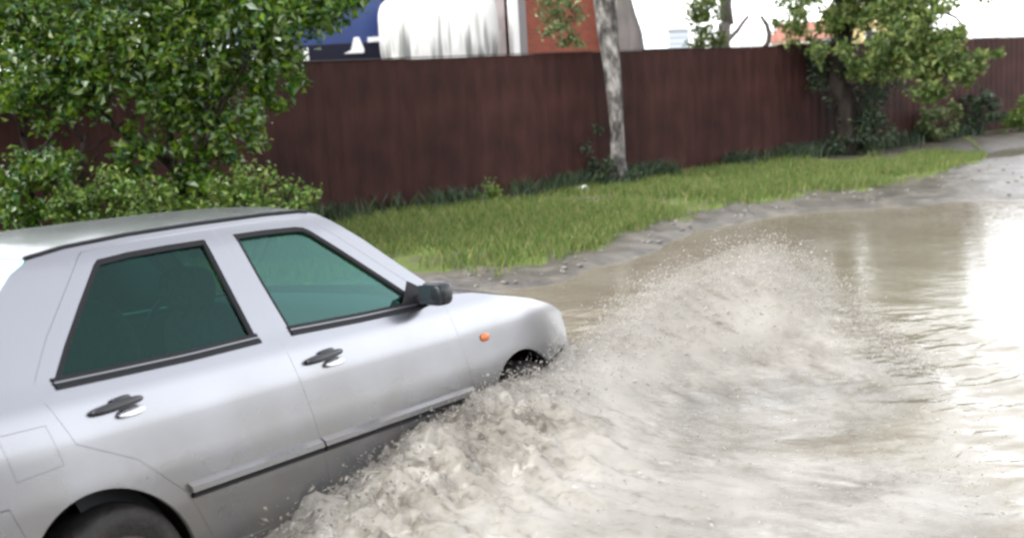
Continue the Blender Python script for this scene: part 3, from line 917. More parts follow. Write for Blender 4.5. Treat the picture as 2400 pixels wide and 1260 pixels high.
M_roofred = noisy('red roofing', [(.3, (.20, .08, .055)), (.7, (.32, .15, .11))], scale=2, rough=.8)
cottage(1922, 75, 2.0, 3.15, 1.1, simple('cream wall', (.62, .54, .42), .8), M_roofred, 'far cream cottage with a reddish roof seen left of the dark trunk', [(-.3, 2.6), (.55, 2.6)])
cottage(2045, 78, 2.6, 3.9, 1.4, simple('yellow wall', (.62, .50, .24), .8), noisy('ochre roofing', [(.3, (.3, .24, .13)), (.7, (.42, .34, .18))], scale=2, rough=.8), 'far yellow house seen right of the dark trunk through leaves', [(-.1, 3.05)])

# ------------------------------------------------------------------ car
K = .2736
CX, CY, CZ, CYAW, CPIT, CROL = -1.9327, 4.2561, -.1518, .9934, -.0414, -.0436
car = tag(empty('silver_car', (CX, CY, CZ), (CROL, -CPIT, CYAW)), 'silver four door saloon car driving through the muddy puddle', 'car')
_z = np.linspace(-.2, 1.8, 801)
_y = np.interp(_z, [-.2, .15, .30, .46, .62, .78, .88, .94, 1.31, 1.34, 1.37, 1.41], [.70, .76, .80, .82, .818, .80, .775, .745, .585, .565, .53, .45])
_k = np.exp(-.5 * (np.arange(-24, 25) * .0025 / .017) ** 2); _k /= _k.sum()
_y = np.convolve(np.pad(_y, 24, mode='edge'), _k, 'valid')


def hw(x, z):
    y = float(np.interp(z, _z, _y))
    if x > 2.3: y -= (x - 2.3) ** 2 * .22
    if x < -.1: y -= (-.1 - x) ** 2 * .15
    return y


def P3(x, y, z): return Vector((x - K * (z - .5), y, z))


def surf(x, z, side, off=0.):
    """point on the flank; side -1 right (towards the camera), +1 left; off pushes it outwards"""
    y = hw(x, z)
    p = P3(x, side * y, z)
    if off:
        p = p + surf_n(x, z, side) * off
    return p


def surf_n(x, z, side):
    e = .006
    a = P3(x + e, side * hw(x + e, z), z) - P3(x - e, side * hw(x - e, z), z)
    b = P3(x, side * hw(x, z + e), z + e) - P3(x, side * hw(x, z - e), z - e)
    n = a.cross(b).normalized()
    return n if n.y * side > 0 else -n


def arc(cx, cz, r, a0, a1, n=22):
    return [(cx + r * math.cos(R(a0 + (a1 - a0) * i / n)), cz + r * math.sin(R(a0 + (a1 - a0) * i / n))) for i in range(n + 1)]


def densify(poly, d=.035):
    out = []
    for i, p in enumerate(poly):
        q = poly[(i + 1) % len(poly)]
        m = max(1, int(math.hypot(q[0] - p[0], q[1] - p[1]) / d))
        out += [(p[0] + (q[0] - p[0]) * k / m, p[1] + (q[1] - p[1]) * k / m) for k in range(m)]
    return out


def inside(p, poly):
    c = False
    j = len(poly) - 1
    for i in range(len(poly)):
        a, b = poly[i], poly[j]
        if (a[1] > p[1]) != (b[1] > p[1]) and p[0] < (b[0] - a[0]) * (p[1] - a[1]) / (b[1] - a[1]) + a[0]: c = not c
        j = i
    return c


def edge_dist(p, poly):
    best = 9.
    for i in range(len(poly)):
        a, b = poly[i], poly[(i + 1) % len(poly)]
        dx, dy = b[0] - a[0], b[1] - a[1]
        L = dx * dx + dy * dy
        t = 0 if L == 0 else max(0, min(1, ((p[0] - a[0]) * dx + (p[1] - a[1]) * dy) / L))
        best = min(best, math.hypot(p[0] - a[0] - t * dx, p[1] - a[1] - t * dy))
    return best


def offset_poly(poly, d):
    """shift the outline inwards by d (outwards when d < 0)"""
    ar = sum(poly[i][0] * poly[(i + 1) % len(poly)][1] - poly[(i + 1) % len(poly)][0] * poly[i][1] for i in range(len(poly)))
    s = 1 if ar > 0 else -1
    out = []
    n = len(poly)
    for i in range(n):
        a, b, c = Vector(poly[i - 1]), Vector(poly[i]), Vector(poly[(i + 1) % n])
        e1 = (b - a).normalized(); e2 = (c - b).normalized()
        n1 = Vector((-e1.y, e1.x)) * s; n2 = Vector((-e2.y, e2.x)) * s
        m = n1 + n2
        m = m / max(.35, m.length_squared / 2)
        out.append(tuple(b + m * d))
    return out


_tri_cache = {}


def triangulate(outer, holes, step=.035):
    pts = [Vector(p) for p in outer]
    edges = [(i, (i + 1) % len(outer)) for i in range(len(outer))]
    for h in holes:
        b = len(pts); pts += [Vector(p) for p in h]
        edges += [(b + i, b + (i + 1) % len(h)) for i in range(len(h))]
    x0, x1 = min(p[0] for p in outer), max(p[0] for p in outer)
    z0, z1 = min(p[1] for p in outer), max(p[1] for p in outer)
    z = z0
    while z < z1:
        x = x0
        while x < x1:
            q = (x + .003, z + .002)
            if inside(q, outer) and not any(inside(q, h) for h in holes) and min([edge_dist(q, outer)] + [edge_dist(q, h) for h in holes]) > step * .4:
                pts.append(Vector(q))
            x += step
        z += step
    vs, es, fs, *_ = delaunay_2d_cdt(pts, edges, [], 0, 1e-6)
    vs = [(v.x, v.y) for v in vs]
    keep = []
    for f in fs:
        c = (sum(vs[i][0] for i in f) / 3, sum(vs[i][1] for i in f) / 3)
        if inside(c, outer) and not any(inside(c, h) for h in holes): keep.append(tuple(f))
    cnt = {}
    for f in keep:
        for i in range(3):
            e = (f[i], f[(i + 1) % 3]); cnt[tuple(sorted(e))] = cnt.get(tuple(sorted(e)), 0) + 1
    border = []
    for f in keep:
        for i in range(3):
            e = (f[i], f[(i + 1) % 3])
            if cnt[tuple(sorted(e))] == 1: border.append(e)
    return vs, keep, border


def panel(name, outer, holes, side, mat, parent, gap=.0009, off=0., flange=.022, step=.035, dense=True):
    key = (name, tuple(outer), tuple(map(tuple, holes)), gap)
    if key not in _tri_cache:
        o2 = offset_poly(densify(outer) if dense else outer, gap) if gap else densify(outer)
        h2 = [densify(h) for h in holes]
        _tri_cache[key] = triangulate(o2, h2, step)
    vs, tris, border = _tri_cache[key]
    v = [surf(x, z, side, off) for x, z in vs]
    nr = [surf_n(x, z, side) for x, z in vs]
    f = []
    a, b, c = tris[0]
    fn = (v[b] - v[a]).cross(v[c] - v[a])
    flip = fn.dot(nr[a]) < 0
    for t in tris: f.append(t[::-1] if flip else t)
    if flange:
        for (i, j) in border:
            bn = len(v)
            pi, pj = v[i], v[j]
            ii, jj = pi - nr[i] * flange, pj - nr[j] * flange
            v += [pi, pj, jj, ii]
            en = (pj - pi).cross(nr[i]).normalized()
            if flip: en = -en
            # rolled edge: between face normal and edge normal on the outer rim
            rim = (nr[i] + en * .8).normalized()
            nr += [rim, rim, en, en]
            f.append((bn + 1, bn, bn + 3, bn + 2) if not flip else (bn, bn + 1, bn + 2, bn + 3))
    return mesh_obj(name, v, f, mat, parent, True, None, nr)


RA = (-.115, .275, .326); FA = (2.385, .29, .335)          # wheel arches: centre and radius
G = [(.096, 1.326), (.263, 1.347), (.55, 1.364), (.88, 1.374), (1.265, 1.380), (1.472, 1.378), (1.531, 1.368)]
AP = [(1.605, 1.306), (1.686, 1.242), (1.793, 1.139), (1.907, 1.035), (1.965, .975)]
RW = [(-.078, .947), (.040, 1.052), (.185, 1.172), (.325, 1.285), (.352, 1.301), (.491, 1.313), (.670, 1.320), (.850, 1.323), (.857, 1.315), (.836, 1.145), (.811, .942), (.463, .937), (.209, .939), (-.06, .942)]
FWn = [(1.002, 1.329), (1.175, 1.331), (1.350, 1.328), (1.385, 1.322), (1.410, 1.307), (1.521, 1.212), (1.673, 1.074), (1.80, .957), (1.80, .945), (1.772, .931), (1.375, .934), (.982, .943), (.988, 1.142)]
DTOP = [(.30, 1.329), (.55, 1.346), (.93, 1.357), (1.27, 1.362), (1.42, 1.358)]
SILL = .262
REAR_DOOR = [(.30, SILL), (.902, SILL), (.905, .94), (.93, 1.357), (.55, 1.346), (.315, 1.331), (.29, 1.318), (.14, 1.198), (-.005, 1.083), (-.13, .965), (-.14, .90), (-.11, .76), (.08, .66), (.225, .50), (.27, .36)]
FRONT_DOOR = [(.902, SILL), (1.935, SILL), (1.94, .93), (1.875, .975), (1.71, 1.118), (1.555, 1.257), (1.44, 1.350), (1.42, 1.358), (1.27, 1.362), (.93, 1.357), (.905, .94)]
FENDER_TOP = [(1.965, .962), (2.02, .952), (2.19, .938), (2.431, .890), (2.652, .845), (2.881, .780), (2.985, .725)]
fa = [p for p in arc(*FA, 0, 180, 30)]
FENDER = [(1.935, .20), (2.05, .20)] + [p for p in fa[::-1] if p[1] < 9 and p[0] < 2.655] + [(2.97, .575)] + FENDER_TOP[::-1] + [(1.94, .93)]
ra = arc(*RA, 0, 180, 30)
RJ = (-.376, RA[1] + math.sqrt(RA[2] ** 2 - (-.376 - RA[0]) ** 2))
FLAP = [(-.345, .695), (-.178, .708), (-.178, .838), (-.34, .838)]
QUARTER = [(.205, .20), (.30, .20), (.30, SILL), (.27, .36), (.225, .50), (.08, .66), (-.11, .76), (-.14, .90), (-.13, .965), (-.005, 1.083), (.14, 1.198), (.29, 1.318), (.315, 1.331), (.55, 1.346), (.93, 1.357), (1.27, 1.362), (1.42, 1.358), (1.44, 1.350), (1.555, 1.257), (1.71, 1.118), (1.875, .975), (1.94, .93)] + \
    AP[::-1] + G[::-1] + [(.02, 1.295), (-.10, 1.215), (-.30, 1.065), (-.44, .985), (-.62, .972), (-.93, .955), (-1.0, .90), (-1.0, .645), (-.40, .625), RJ] + [p for p in ra[::-1] if p[0] > -.375]
SILLP = [(.30, .20), (1.935, .20), (1.935, SILL - .001), (.30, SILL - .001)]
RBUMP = [(-.40, .623), (-1.0, .643), (-1.02, .55), (-1.02, .30), (-.97, .22), (-.445, .22)] + [p for p in ra[::-1] if p[0] < -.377] + [RJ]
FBUMP = [(2.722, .22), (2.93, .22), (3.0, .30), (3.01, .50), (2.97, .573)] + [p for p in fa[::-1] if p[0] > 2.657]

M_under = simple('mud caked underside', (.007, .006, .005), 1., 0, .05)
M_amber = simple('amber lens', (.55, .14, .03), .25)
M_mirror = simple('dark mirror glass', (.05, .06, .07), .08, .6)
M_trim = simple('dull bright strip', (.20, .205, .22), .35, .8)
M_red = simple('red lens', (.30, .02, .015), .2)
M_headl = simple('headlamp glass', (.55, .58, .60), .1)

for side in (-1, 1):
    panel('body', QUARTER, [FLAP], side, M_paint, car)
    panel('fender', FENDER, [], side, M_paint, car)
    panel('sill', SILLP, [], side, M_paint, car, gap=.0)
    panel('rear_bumper_side', RBUMP, [], side, M_paint, car)
    panel('front_bumper_side', FBUMP, [], side, M_paint, car)
    panel('fuel_flap' if side < 0 else 'flank_plate', FLAP, [], side, M_paint, car, gap=.0014)
    # doors
    for nm, outl, win, hx, hz in (('rear_door', REAR_DOOR, RW, .085, .842), ('front_door', FRONT_DOOR, FWn, 1.07, .828)):
        d = panel(nm, outl, [win], side, M_paint, car)
        wz = offset_poly(densify(win, .02), -.012)
        panel('window', wz, [], side, M_glass if nm == 'front_door' else M_glass_darkrefl, d, gap=0, off=-.016, flange=0, step=.06)
        ring = densify(offset_poly(densify(win, .02), .0005), .02)
        inn = offset_poly(ring, .017)
        pan = panel('window_seal', ring, [inn], side, M_black, d, gap=0, off=-.004, flange=.012, step=.05)
        # belt: rubber, bright strip, rubber
        xa, xb = (-.075, .815) if nm == 'rear_door' else (.982, 1.80)
        zb = lambda x: float(np.interp(x, [-.08, .21, .46, .81, .98, 1.375, 1.78], [.942, .939, .937, .942, .943, .934, .931]))
        for (z0, z1, off, mt, nn) in ((-.014, .004, .006, M_black, 'belt_rubber'), (.004, .011, .008, M_trim, 'belt_trim'), (.011, .024, .005, M_black, 'belt_seal')):
            xx = np.linspace(xa, xb, 30)
            vv = []
            for x in xx:
                z = zb(x)
                vv += [surf(x, z + z0, side, -.004), surf(x, z + z0 + .001, side, off), surf(x, z + z1 - .001, side, off), surf(x, z + z1, side, -.012)]
            ff = []
            for i in range(len(xx) - 1):
                for j in range(3):
                    q = (i * 4 + j, (i + 1) * 4 + j, (i + 1) * 4 + j + 1, i * 4 + j + 1)
                    ff.append(q if side < 0 else q[::-1])
            mesh_obj(nn, vv, ff, mt, d, smooth=False)
        # side moulding with a dark lower lip
        xa, xb = (.235, .897) if nm == 'rear_door' else (.908, 1.925)
        for (z0, z1, off, mt, nn) in ((.496, .534, .020, M_paint, 'moulding'), (.476, .4955, .014, M_black, 'moulding_lip')):
            xx = np.linspace(xa, xb, 24)
            vv = []
            for x in xx:
                vv += [surf(x, z0, side, -.002), surf(x, z0 + .002, side, off), surf(x, (z0 + z1) / 2 + .004, side, off), surf(x, z1, side, -.002)]
            ff = []
            for i in range(len(xx) - 1):
                for j in range(3):
                    q = (i * 4 + j, (i + 1) * 4 + j, (i + 1) * 4 + j + 1, i * 4 + j + 1)
                    ff.append(q if side < 0 else q[::-1])
            for e in (0, len(xx) - 1): ff.append(tuple(e * 4 + j for j in range(4)))
            mesh_obj(nn, vv, ff, mt, d, smooth=False)
        # handle: black flap over a bright scooped dish
        hb = MB()
        c = surf(hx, hz, side, .012); nrm = surf_n(hx, hz, side)
        tx = (surf(hx + .02, hz + .0012, side) - surf(hx - .02, hz - .0012, side)).normalized()
        tz = nrm.cross(tx).normalized()
        if tz.z < 0: tz = -tz
        Mh = Matrix((tx, nrm, tz)).transposed()
        hb.ellipsoid(c, (.105, .020, .016), 18, 10, Mh, .75)
        hb.ellipsoid(c + tx * .022 + tz * .017, (.038, .010, .010), 12, 8, Mh, .8)
        h = hb.build('handle', M_blackgloss, d, smooth=True)
        nd = (nrm * .62 + tz * .78).normalized(); ud = nd.cross(tx).normalized()
        MB().ellipsoid(surf(hx + .042, hz - .027, side, .008), (.055, .012, .024), 20, 10, Matrix((tx, nd, ud)).transposed(), .9).build('handle_dish', M_chrome, d, smooth=True)
    # amber repeater on the fender
    MB().ellipsoid(surf(2.126, .732, side, .002), (.032, .012, .019), 14, 8, None, .8).build('side_repeater', M_amber, car, smooth=True)
    # mirror
    mc = P3(1.815, side * .835, .985)
    mir = MB().ellipsoid(mc, (.046, .074, .053), 18, 12, Matrix.Rotation(R(12 * side), 3, 'Z'), .6).build('mirror', M_blackgloss, car, smooth=True)
    MB().tube([P3(1.80, side * (hw(1.80, .95) - .01), .945), P3(1.81, side * .80, .965)], [.035, .03], 10).build('mirror_arm', M_black, mir, smooth=True)
    MB().add([mc + Vector((-.047, y * .060, z * .040)) for y, z in ((-1, -1), (1, -1), (1, 1), (-1, 1))], [(0, 1, 2, 3)]).build('mirror_glass', M_mirror, mir)
    sail = [(1.66, .928), (1.90, .925), (1.90, .98), (1.80, 1.04)]
    panel('mirror_sail', sail, [], side, M_black, mir, gap=0, off=.004, flange=.01, step=.05)
    # drip rail along the roof edge
    pts = [P3(x, side * (float(np.interp(z, _z, _y)) + .002 + (.0 if x > .2 else -.0)), z + .006) for x, z in densify(G[:6], .05)[:-30] if True]
    gp = []
    for i in range(40):
        x = .10 + (1.50 - .10) * i / 39
        z = float(np.interp(x, [p[0] for p in G], [p[1] for p in G]))
        gp.append(P3(x, side * (hw(x, z) - .008), z + .004))
    MB().tube(gp, [.009] * 40, 8).build('drip_rail', M_black, car, smooth=True)
    # wheels
    for (ax, az) in (RA[:2], FA[:2]):
        wl = empty('wheel', P3(ax, side * .70,   .235 if ax < 1 else .26)); wl.parent = car
        MB().lathe([(.185, -.085), (.235, -.095), (.272, -.088), (.286, -.06), (.289, 0), (.286, .06), (.272, .088), (.235, .095), (.185, .085)], (0, 0, 0), 48).build('tyre', M_tyre, wl, smooth=True)
        rb = MB().lathe([(.19, -.08), (.19, .08)], (0, 0, 0), 40)
        so = .075 * side
        rb.lathe([(.19, so), (.165, so * .8), (.06, so * .95), (.05, so * 1.1), (.0001, so * 1.1)], (0, 0, 0), 40)
        for k in range(8):
            a = k * math.pi / 4
            rb.box((-.016, -.006, .08), (.016, .006, .15), Matrix.Translation((0, so * .92, 0)) @ Matrix.Rotation(a, 4, 'Y'))
        rb.build('rim', M_rim, wl, smooth=False)
    # arch liners
    for (cx_, cz_, r_) in (RA, FA):
        vv, ff = [], []
        aa = np.linspace(-10, 190, 26)
        for a in aa:
            x, z = cx_ + (r_ + .012) * math.cos(R(a)), cz_ + (r_ + .012) * math.sin(R(a))
            vv += [P3(x, side * (hw(x, max(z, .2)) - .012), z), P3(x, side * .42, z)]
        for i in range(len(aa) - 1): ff.append((2 * i, 2 * i + 1, 2 * i + 3, 2 * i + 2))
        b = len(vv)
        vv += [P3(cx_, side * .42, cz_)]
        for i in range(len(aa) - 1): ff.append((2 * i + 1, b, 2 * i + 3))
        mesh_obj('arch_liner', vv, ff, M_under, car)
    # lamps
    vv = []
    hl = MB()
    for (x, y, z) in ((2.99, .66, .70), (3.045, .42, .70), (3.05, .42, .60), (2.985, .66, .60)):
        hl.v.append(tuple(P3(x, side * y, z)))
    for (x, y, z) in ((2.90, .66, .70), (2.94, .42, .70), (2.94, .42, .60), (2.90, .66, .60)):
        hl.v.append(tuple(P3(x, side * y, z)))
    hl.f = [(0, 1, 2, 3), (7, 6, 5, 4), (0, 4, 5, 1), (1, 5, 6, 2), (2, 6, 7, 3), (3, 7, 4, 0)]
    hl.build('headlight', M_headl, car, bevel=.012)
    tl = MB()
    for x0 in (-1.03, -.95):
        for (y, z) in ((.70, .90), (.36, .90), (.36, .70), (.70, .70)): tl.v.append(tuple(P3(x0, side * y, z)))
    tl.f = [(0, 1, 2, 3), (7, 6, 5, 4), (0, 4, 5, 1), (1, 5, 6, 2), (2, 6, 7, 3), (3, 7, 4, 0)]
    tl.build('tail_light', M_red, car, bevel=.012)


def loft(name, rows, mat, parent=car, flip=False):
    v = [p for r in rows for p in r]
    m = len(rows[0])
    f = []
    for i in range(len(rows) - 1):
        for j in range(m - 1):
            q = (i * m + j, i * m + j + 1, (i + 1) * m + j + 1, (i + 1) * m + j)
            f.append(q[::-1] if flip else q)
    return mesh_obj(name, v, f, mat, parent)


yy = np.linspace(-1, 1, 25)
# roof
gx_, gz_ = [p[0] for p in G], [p[1] for p in G]
rows = []
for i in range(34):
    t = i / 33
    row = []
    for s in yy:
        x = .096 + (1.531 - .096) * t
        z = float(np.interp(x, gx_, gz_)); w = hw(x, z) - .008
        x2 = x + (.10 * (1 - s * s) * (t - .35) / .65 if t > .35 else -.10 * (1 - s * s) * (.35 - t) / .35)
        row.append(P3(x2, s * w, z + .002 + .030 * (1 - abs(s) ** 2.4)))
    rows.append(row)
loft('roof', rows, M_paint)
# windscreen and rear screen
rows = []
for t in np.linspace(0, 1, 12):
    x, z = 1.531 + (1.965 - 1.531) * t, 1.368 + (.965 - 1.368) * t
    w = hw(x, z) - .006
    rows.append([P3(x + .10 * (1 - s * s) + .02 * math.sin(t * math.pi), s * w, z + .03 * (1 - abs(s) ** 2.4)) for s in yy])
loft('windscreen', rows, M_glass)
rows = []
for t in np.linspace(0, 1, 12):
    x, z = .096 + (-.45 - .096) * t, 1.326 + (.985 - 1.326) * t
    w = hw(x, z) - .006
    rows.append([P3(x - .10 * (1 - s * s), s * w, z + .03 * (1 - abs(s) ** 2.4)) for s in yy])
loft('rear_screen', rows, M_glass, flip=True)
# bonnet
rows = []
for i in range(26):
    t = i / 25
    x = 1.965 + (2.985 - 1.965) * t
    z = float(np.interp(x, [p[0] for p in FENDER_TOP], [p[1] for p in FENDER_TOP])); w = hw(x, z) - .004
    rows.append([P3(x + (.10 * (1 - s * s) * (1 - t) + .085 * (1 - s * s) * t), s * w, z - .001 + .032 * (1 - abs(s) ** 3) * (1 - t ** 4 * .6)) for s in yy])
loft('bonnet', rows, M_paint)
# boot lid
rows = []
for i in range(12):
    t = i / 11
    x, z = -.45 + (-.97 + .45) * t, .985 + (.945 - .985) * t
    w = hw(x, z) - .004
    rows.append([P3(x - .10 * (1 - s * s) * (1 - t) - .05 * (1 - s * s) * t, s * w, z + .03 * (1 - abs(s) ** 3)) for s in yy])
for z in (.90, .80, .66):
    rows.append([P3(-1.0 - .05 * (1 - s * s), s * (hw(-1., z) - .004), z) for s in yy])
loft('boot_lid', rows, M_paint, flip=True)
# front and rear faces
rows = [[P3(x + .085 * (1 - s * s), s * (hw(x, z) - .004), z) for s in yy] for (x, z) in ((2.985, .725), (2.975, .66), (2.965, .578))]
loft('grille_panel', rows, M_paint)
rows = [[P3(x + .085 * (1 - s * s), s * (hw(min(x, 3.01), z) - .004), z) for s in yy] for (x, z) in ((2.97, .573), (3.012, .55), (3.015, .45), (3.0, .30), (2.93, .22))]
loft('front_bumper', rows, M_paint)
rows = [[P3(x - .05 * (1 - s * s), s * (hw(max(x, -1.02), z) - .004), z) for s in yy] for (x, z) in ((-1.0, .643), (-1.03, .60), (-1.03, .45), (-1.0, .30), (-.95, .22))]
loft('rear_bumper', rows, M_paint, flip=True)
gr = MB()
for z in (.615, .64, .665, .69):
    gr.tube([P3(3.0 + .085 * (1 - s * s), s * .66, z) for s in np.linspace(-.55, .55, 9)], .007, 6)
gr.build('grille', M_blackgloss, car)
# cabin: floor, bulkheads, dashboard, seats, wheel
inn = MB()
inn.add([P3(x, y, z) for (x, y, z) in ((-.9, -.62, .24), (2.9, -.6, .24), (2.9, .6, .24), (-.9, .62, .24))], [(0, 1, 2, 3)])
inn.add([P3(x, y, z) for (x, y, z) in ((1.95, -.70, .24), (1.95, .70, .24), (1.95, .70, .93), (1.95, -.70, .93))], [(0, 1, 2, 3)])
inn.add([P3(x, y, z) for (x, y, z) in ((-.05, -.68, .24), (-.05, .68, .24), (-.25, .64, .95), (-.25, -.64, .95))], [(0, 1, 2, 3)])
inn.add([P3(x, y, z) for (x, y, z) in ((-.25, -.68, .95), (-.25, .68, .95), (-.5, .64, .97), (-.5, -.64, .97))], [(0, 1, 2, 3)])
for s in (-1, 1):
    inn.add([P3(x, s * y, z) for (x, y, z) in ((-.05, .71, .24), (1.95, .71, .24), (1.95, .70, .90), (-.2, .69, .92))], [(0, 1, 2, 3)])
inn.build('cabin_lining', M_dark, car)
MB().ellipsoid(P3(1.72, 0, .85), (.24, .66, .13), 20, 12, None, .6).build('dashboard', M_dark, car, smooth=True)
for (sx, sy, w) in ((.93, -.36, .24), (.93, .36, .24), (.02, -.35, .30), (.02, .35, .30)):
    st = MB()
    st.ellipsoid(P3(sx + .28, sy, .42), (.27, w, .10), 16, 10, None, .55)
    st.ellipsoid(P3(sx, sy, .74), (.085, w, .33), 16, 12, Matrix.Rotation(R(-14), 3, 'Y'), .6)
    so_ = st.build('seat', M_seat, car, smooth=True)
    if True:
        MB().ellipsoid(P3(sx - .04, sy, 1.13), (.055, .14, .085), 14, 10, None, .7).build('headrest', M_seat, so_, smooth=True)
sw = MB()
c = P3(1.38, .36, .88)
Mw = Matrix.Translation(c) @ Matrix.Rotation(R(-62), 4, 'Y')
ring = [Mw @ Vector((.185 * math.cos(a), .185 * math.sin(a), 0)) for a in np.linspace(0, 2 * math.pi, 33)]
sw.tube(ring, .014, 8, False)
sw.tube([Mw @ Vector((-.17, 0, 0)), Mw @ Vector((.17, 0, 0))], .018, 8); sw.tube([Mw @ Vector((0, 0, 0)), Mw @ Vector((0, 0, -.3))], .025, 8)
sw.build('steering_wheel', M_black, car, smooth=True)

# ------------------------------------------------------------------ splash
CR = [(-.3, 6.0, 0), (.02, 6.0, .16), (.25, 6.2, .31), (.55, 6.5, .42), (.9, 6.8, .54), (1.37, 7.0, .66), (1.62, 6.98, .64), (1.80, 6.9, .50), (1.95, 6.75, .26), (2.1, 6.5, .07), (2.8, 6.0, 0)]
cX = np.linspace(-.8, 3.0, 191)
_sm = np.exp(-.5 * (np.arange(-20, 21) * .02 / .13) ** 2); _sm /= _sm.sum()
cYr = np.convolve(np.pad(np.interp(cX, [c[0] for c in CR], [c[1] for c in CR]), 20, mode='edge'), _sm, 'valid')
cH = np.convolve(np.pad(np.interp(cX, [c[0] for c in CR], [c[2] for c in CR]), 20, mode='edge'), _sm, 'valid')
FD = Vector((math.cos(CYAW), math.sin(CYAW))); SD = Vector((math.sin(CYAW), -math.cos(CYAW)))
WR = Vector((CX, CY)) + FD * 2.38 + SD * .80                # right front wheel


def splash_h(x, y):
    h1 = float(np.interp(x, cX, cH)); yc = float(np.interp(x, cX, cYr))
    d = yc - y
    a = h1 * (math.exp(-(max(d, 0) / .66) ** 1.35) if d > 0 else math.exp(-(d / .30) ** 2))
    q = Vector((x, y)) - WR
    back, out = -q.dot(FD), q.dot(SD)
    hb = float(np.interp(back, [-.6, -.2, .2, .7, 1.2, 1.7, 2.2], [0, .20, .26, .22, .15, .08, 0]))
    b = hb * (math.exp(-(max(out - .12, 0) / .42) ** 1.3) if out > 0 else math.exp(-(out / .12) ** 2))
    base = .06 * math.exp(-((out - .5) / .8) ** 2 - ((back - .8) / 1.7) ** 2) + .055 * math.exp(-((x - 1.2) / 1.45) ** 2 - ((y - 4.5) / 1.0) ** 2)
    return (a ** 3 + b ** 3) ** (1 / 3.) + base


SX = np.arange(-1.9, 3.7, .022); SY = np.arange(3.2, 7.9, .022)
def sm(a, b, t):
    t = max(0., min(1., (t - a) / (b - a)))
    return t * t * (3 - 2 * t)


def splash_sheet(name, lift, gain, label, seed):
    V = np.zeros((len(SY), len(SX), 3)); CV = np.zeros((len(SY), len(SX))); FL = np.zeros((len(SY), len(SX), 3)); MU = np.zeros((len(SY), len(SX)))
    for j, y in enumerate(SY):
        for i, x in enumerate(SX):
            h = splash_h(x, y)
            q = Vector((x, y)) - WR
            back, out = -q.dot(FD), q.dot(SD)
            th = math.atan2(q.y, q.x); r = q.length
            d = float(np.interp(x, cX, cYr)) - y
            # strands run outwards from the wheel: noise stretched along the flow
            n1 = noise.noise(Vector((back * 5.5, out * 2.6, seed))) + .6 * noise.noise(Vector((back * 12, out * 5.5, 4 + seed))) + .4 * noise.noise(Vector((x * 13, y * 13, 2 + seed))) + .3 * noise.noise(Vector((x * 27, y * 27, 7 + seed)))
            fl = sm(-.2, .5, back) * sm(1.1, .3, out)
            n2 = (1 - abs(noise.noise(Vector((x * 13, y * 13, 5 + seed)))) * 2) * .6 + (1 - abs(noise.noise(Vector((x * 27, y * 27, 9 + seed)))) * 2) * .4
            rough = .010 + .048 * fl
            k = min(1, h / .10)
            z = h * (1 + lift) + (rough * n1 + .055 * fl * (n2 - .3)) * k
            V[j, i] = (x + .3 * rough * n1 * k, y - .5 * rough * n1 * k, WATER_Z - .015 + z)
            c = sm(.015, .075, h)
            crest = sm(-.22, .42, d) if h > .09 and x > .3 else 1.
            c *= (.30 + .70 * crest) * (1 - .75 * sm(1.55, 2.15, x + .25 * (d < .6)))
            c *= 1 - .60 * sm(.45, .90, d) * sm(.40, .85, x) * sm(4.8, 5.4, y)
            c *= 1 - .40 * sm(.10, .03, h)
            CV[j, i] = c * gain
            FL[j, i] = (out * .9, back, 0); MU[j, i] = fl
    nx, ny = len(SX), len(SY)
    ii, jj = np.meshgrid(np.arange(nx - 1), np.arange(ny - 1))
    a = (jj * nx + ii).reshape(-1)
    Fq = np.stack([a, a + 1, a + nx + 1, a + nx], 1)
    zq = V.reshape(-1, 3)[Fq][:, :, 2].max(1); cq = CV.reshape(-1)[Fq].max(1)
    Fq = Fq[(zq > WATER_Z - .010 + lift * .05) & (cq > .04)]
    used = np.unique(Fq); remap = np.full(nx * ny, -1); remap[used] = np.arange(len(used))
    o = idx_mesh(name, V.reshape(-1, 3)[used], remap[Fq], M_splash)
    at_ = o.data.attributes.new('cover', 'FLOAT', 'POINT'); at_.data.foreach_set('value', CV.reshape(-1)[used].astype(np.float32))
    at_ = o.data.attributes.new('flow', 'FLOAT_VECTOR', 'POINT'); at_.data.foreach_set('vector', FL.reshape(-1, 3)[used].reshape(-1).astype(np.float32))
    at_ = o.data.attributes.new('silt', 'FLOAT', 'POINT'); at_.data.foreach_set('value', MU.reshape(-1)[used].astype(np.float32))
    return tag(o, label, 'splash', kind='stuff')


splash_sheet('water_splash', 0., 1., 'broad muddy wave thrown up beside the front wheel of the car', 0)
splash_sheet('water_veil', .16, .55, 'thin torn veil of water over the muddy wave', 31)

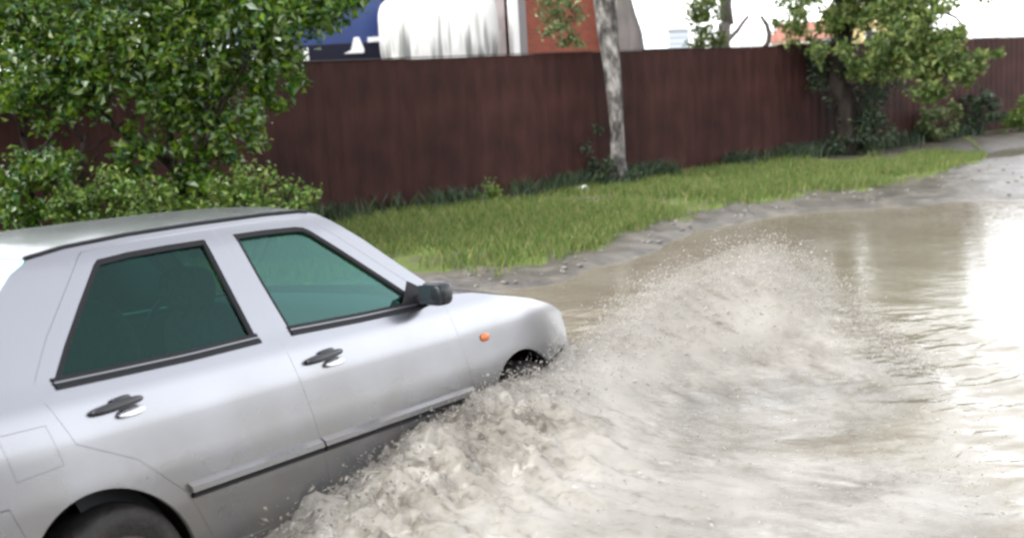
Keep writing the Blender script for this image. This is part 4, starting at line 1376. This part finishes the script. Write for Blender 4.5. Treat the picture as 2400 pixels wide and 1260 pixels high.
# droplets: short strands of water thrown off the wave
ico = np.array([(1, 0, 0), (-1, 0, 0), (0, 1, 0), (0, -1, 0), (0, 0, 1), (0, 0, -1)], float)
icf = np.array([(0, 2, 4), (2, 1, 4), (1, 3, 4), (3, 0, 4), (2, 0, 5), (1, 2, 5), (3, 1, 5), (0, 3, 5)])
D, A_, S_ = [], [], []
while len(D) < 42000:
    u = random.random()
    sz = min(.0055, .0014 * math.exp(random.gauss(0, .6)))
    if u < .62:                                     # mist over the crest
        x = random.uniform(.15, 2.15); yc = float(np.interp(x, cX, cYr)); y = yc + random.gauss(-.05, .25)
        up = abs(random.gauss(0, .08))
    elif u < .76:                                   # torn off along the car's flank
        back = random.uniform(-.1, 2.2); out = abs(random.gauss(.05, .16))
        p = WR - FD * back + SD * out; x, y = p
        up = abs(random.gauss(0, .05)); sz *= 1.3
    else:                                           # all over the wave
        x, y = random.uniform(-1.4, 2.4), random.uniform(3.9, 7.2)
        up = abs(random.gauss(0, .035))
        if random.random() < .5: continue
    h = splash_h(x, y)
    if h < .03: continue
    q = Vector((x, y)) - WR
    if q.dot(SD) < .02 and q.dot(FD) < .80: continue      # never inside the car
    D.append((x, y, WATER_Z + h + up)); A_.append((q.x, q.y, random.uniform(-.5, .9) * q.length)); S_.append(sz)
D, A_, S_ = np.array(D), np.array(A_), np.array(S_)
A_ += rng.normal(size=A_.shape) * .25
A_ /= np.linalg.norm(A_, axis=1)[:, None] + 1e-9
Bv = np.cross(A_, rng.normal(size=A_.shape)); Bv /= np.linalg.norm(Bv, axis=1)[:, None]
Cv = np.cross(A_, Bv)
el = rng.uniform(1.2, 4.2, len(D))
Vd = D[:, None, :] + (ico[None, :, 0:1] * A_[:, None, :] * el[:, None, None] + ico[None, :, 1:2] * Bv[:, None, :] + ico[None, :, 2:3] * Cv[:, None, :]) * S_[:, None, None]
Fd = (np.arange(len(D))[:, None, None] * 6 + icf[None]).reshape(-1, 3)
tag(idx_mesh('water_droplets', Vd.reshape(-1, 3), Fd, M_drop), 'spray of muddy droplets flying off the wave beside the car', 'spray', kind='stuff')

# bent ropes of water torn off along the flank
mb = MB()
for k in range(420):
    back = random.uniform(.5, 2.4); out = abs(random.gauss(0, .07)) + .02
    p = WR - FD * back + SD * out
    h = splash_h(p.x, p.y)
    q = Vector((p.x, p.y, WATER_Z + h * random.uniform(.7, 1.05) + abs(random.gauss(0, .03))))
    d = Vector((SD.x * random.uniform(-.2, 1) - FD.x * random.uniform(-.3, 1), SD.y * random.uniform(-.2, 1) - FD.y * random.uniform(-.3, 1), random.uniform(-.4, .9))).normalized()
    L = random.uniform(.02, .07); bend = Vector((random.uniform(-1, 1), random.uniform(-1, 1), random.uniform(-1, .3))) * L * .6
    r = random.uniform(.0025, .006)
    mb.tube([q, q + d * L * .35 + bend * .25, q + d * L * .7 + bend * .6, q + d * L + bend], [r * .5, r, r * .8, r * .3], 6)
tag(mb.build('water_strands', M_drop, smooth=True), 'bent strands of muddy water tearing off along the lower side of the car', 'spray', kind='stuff')
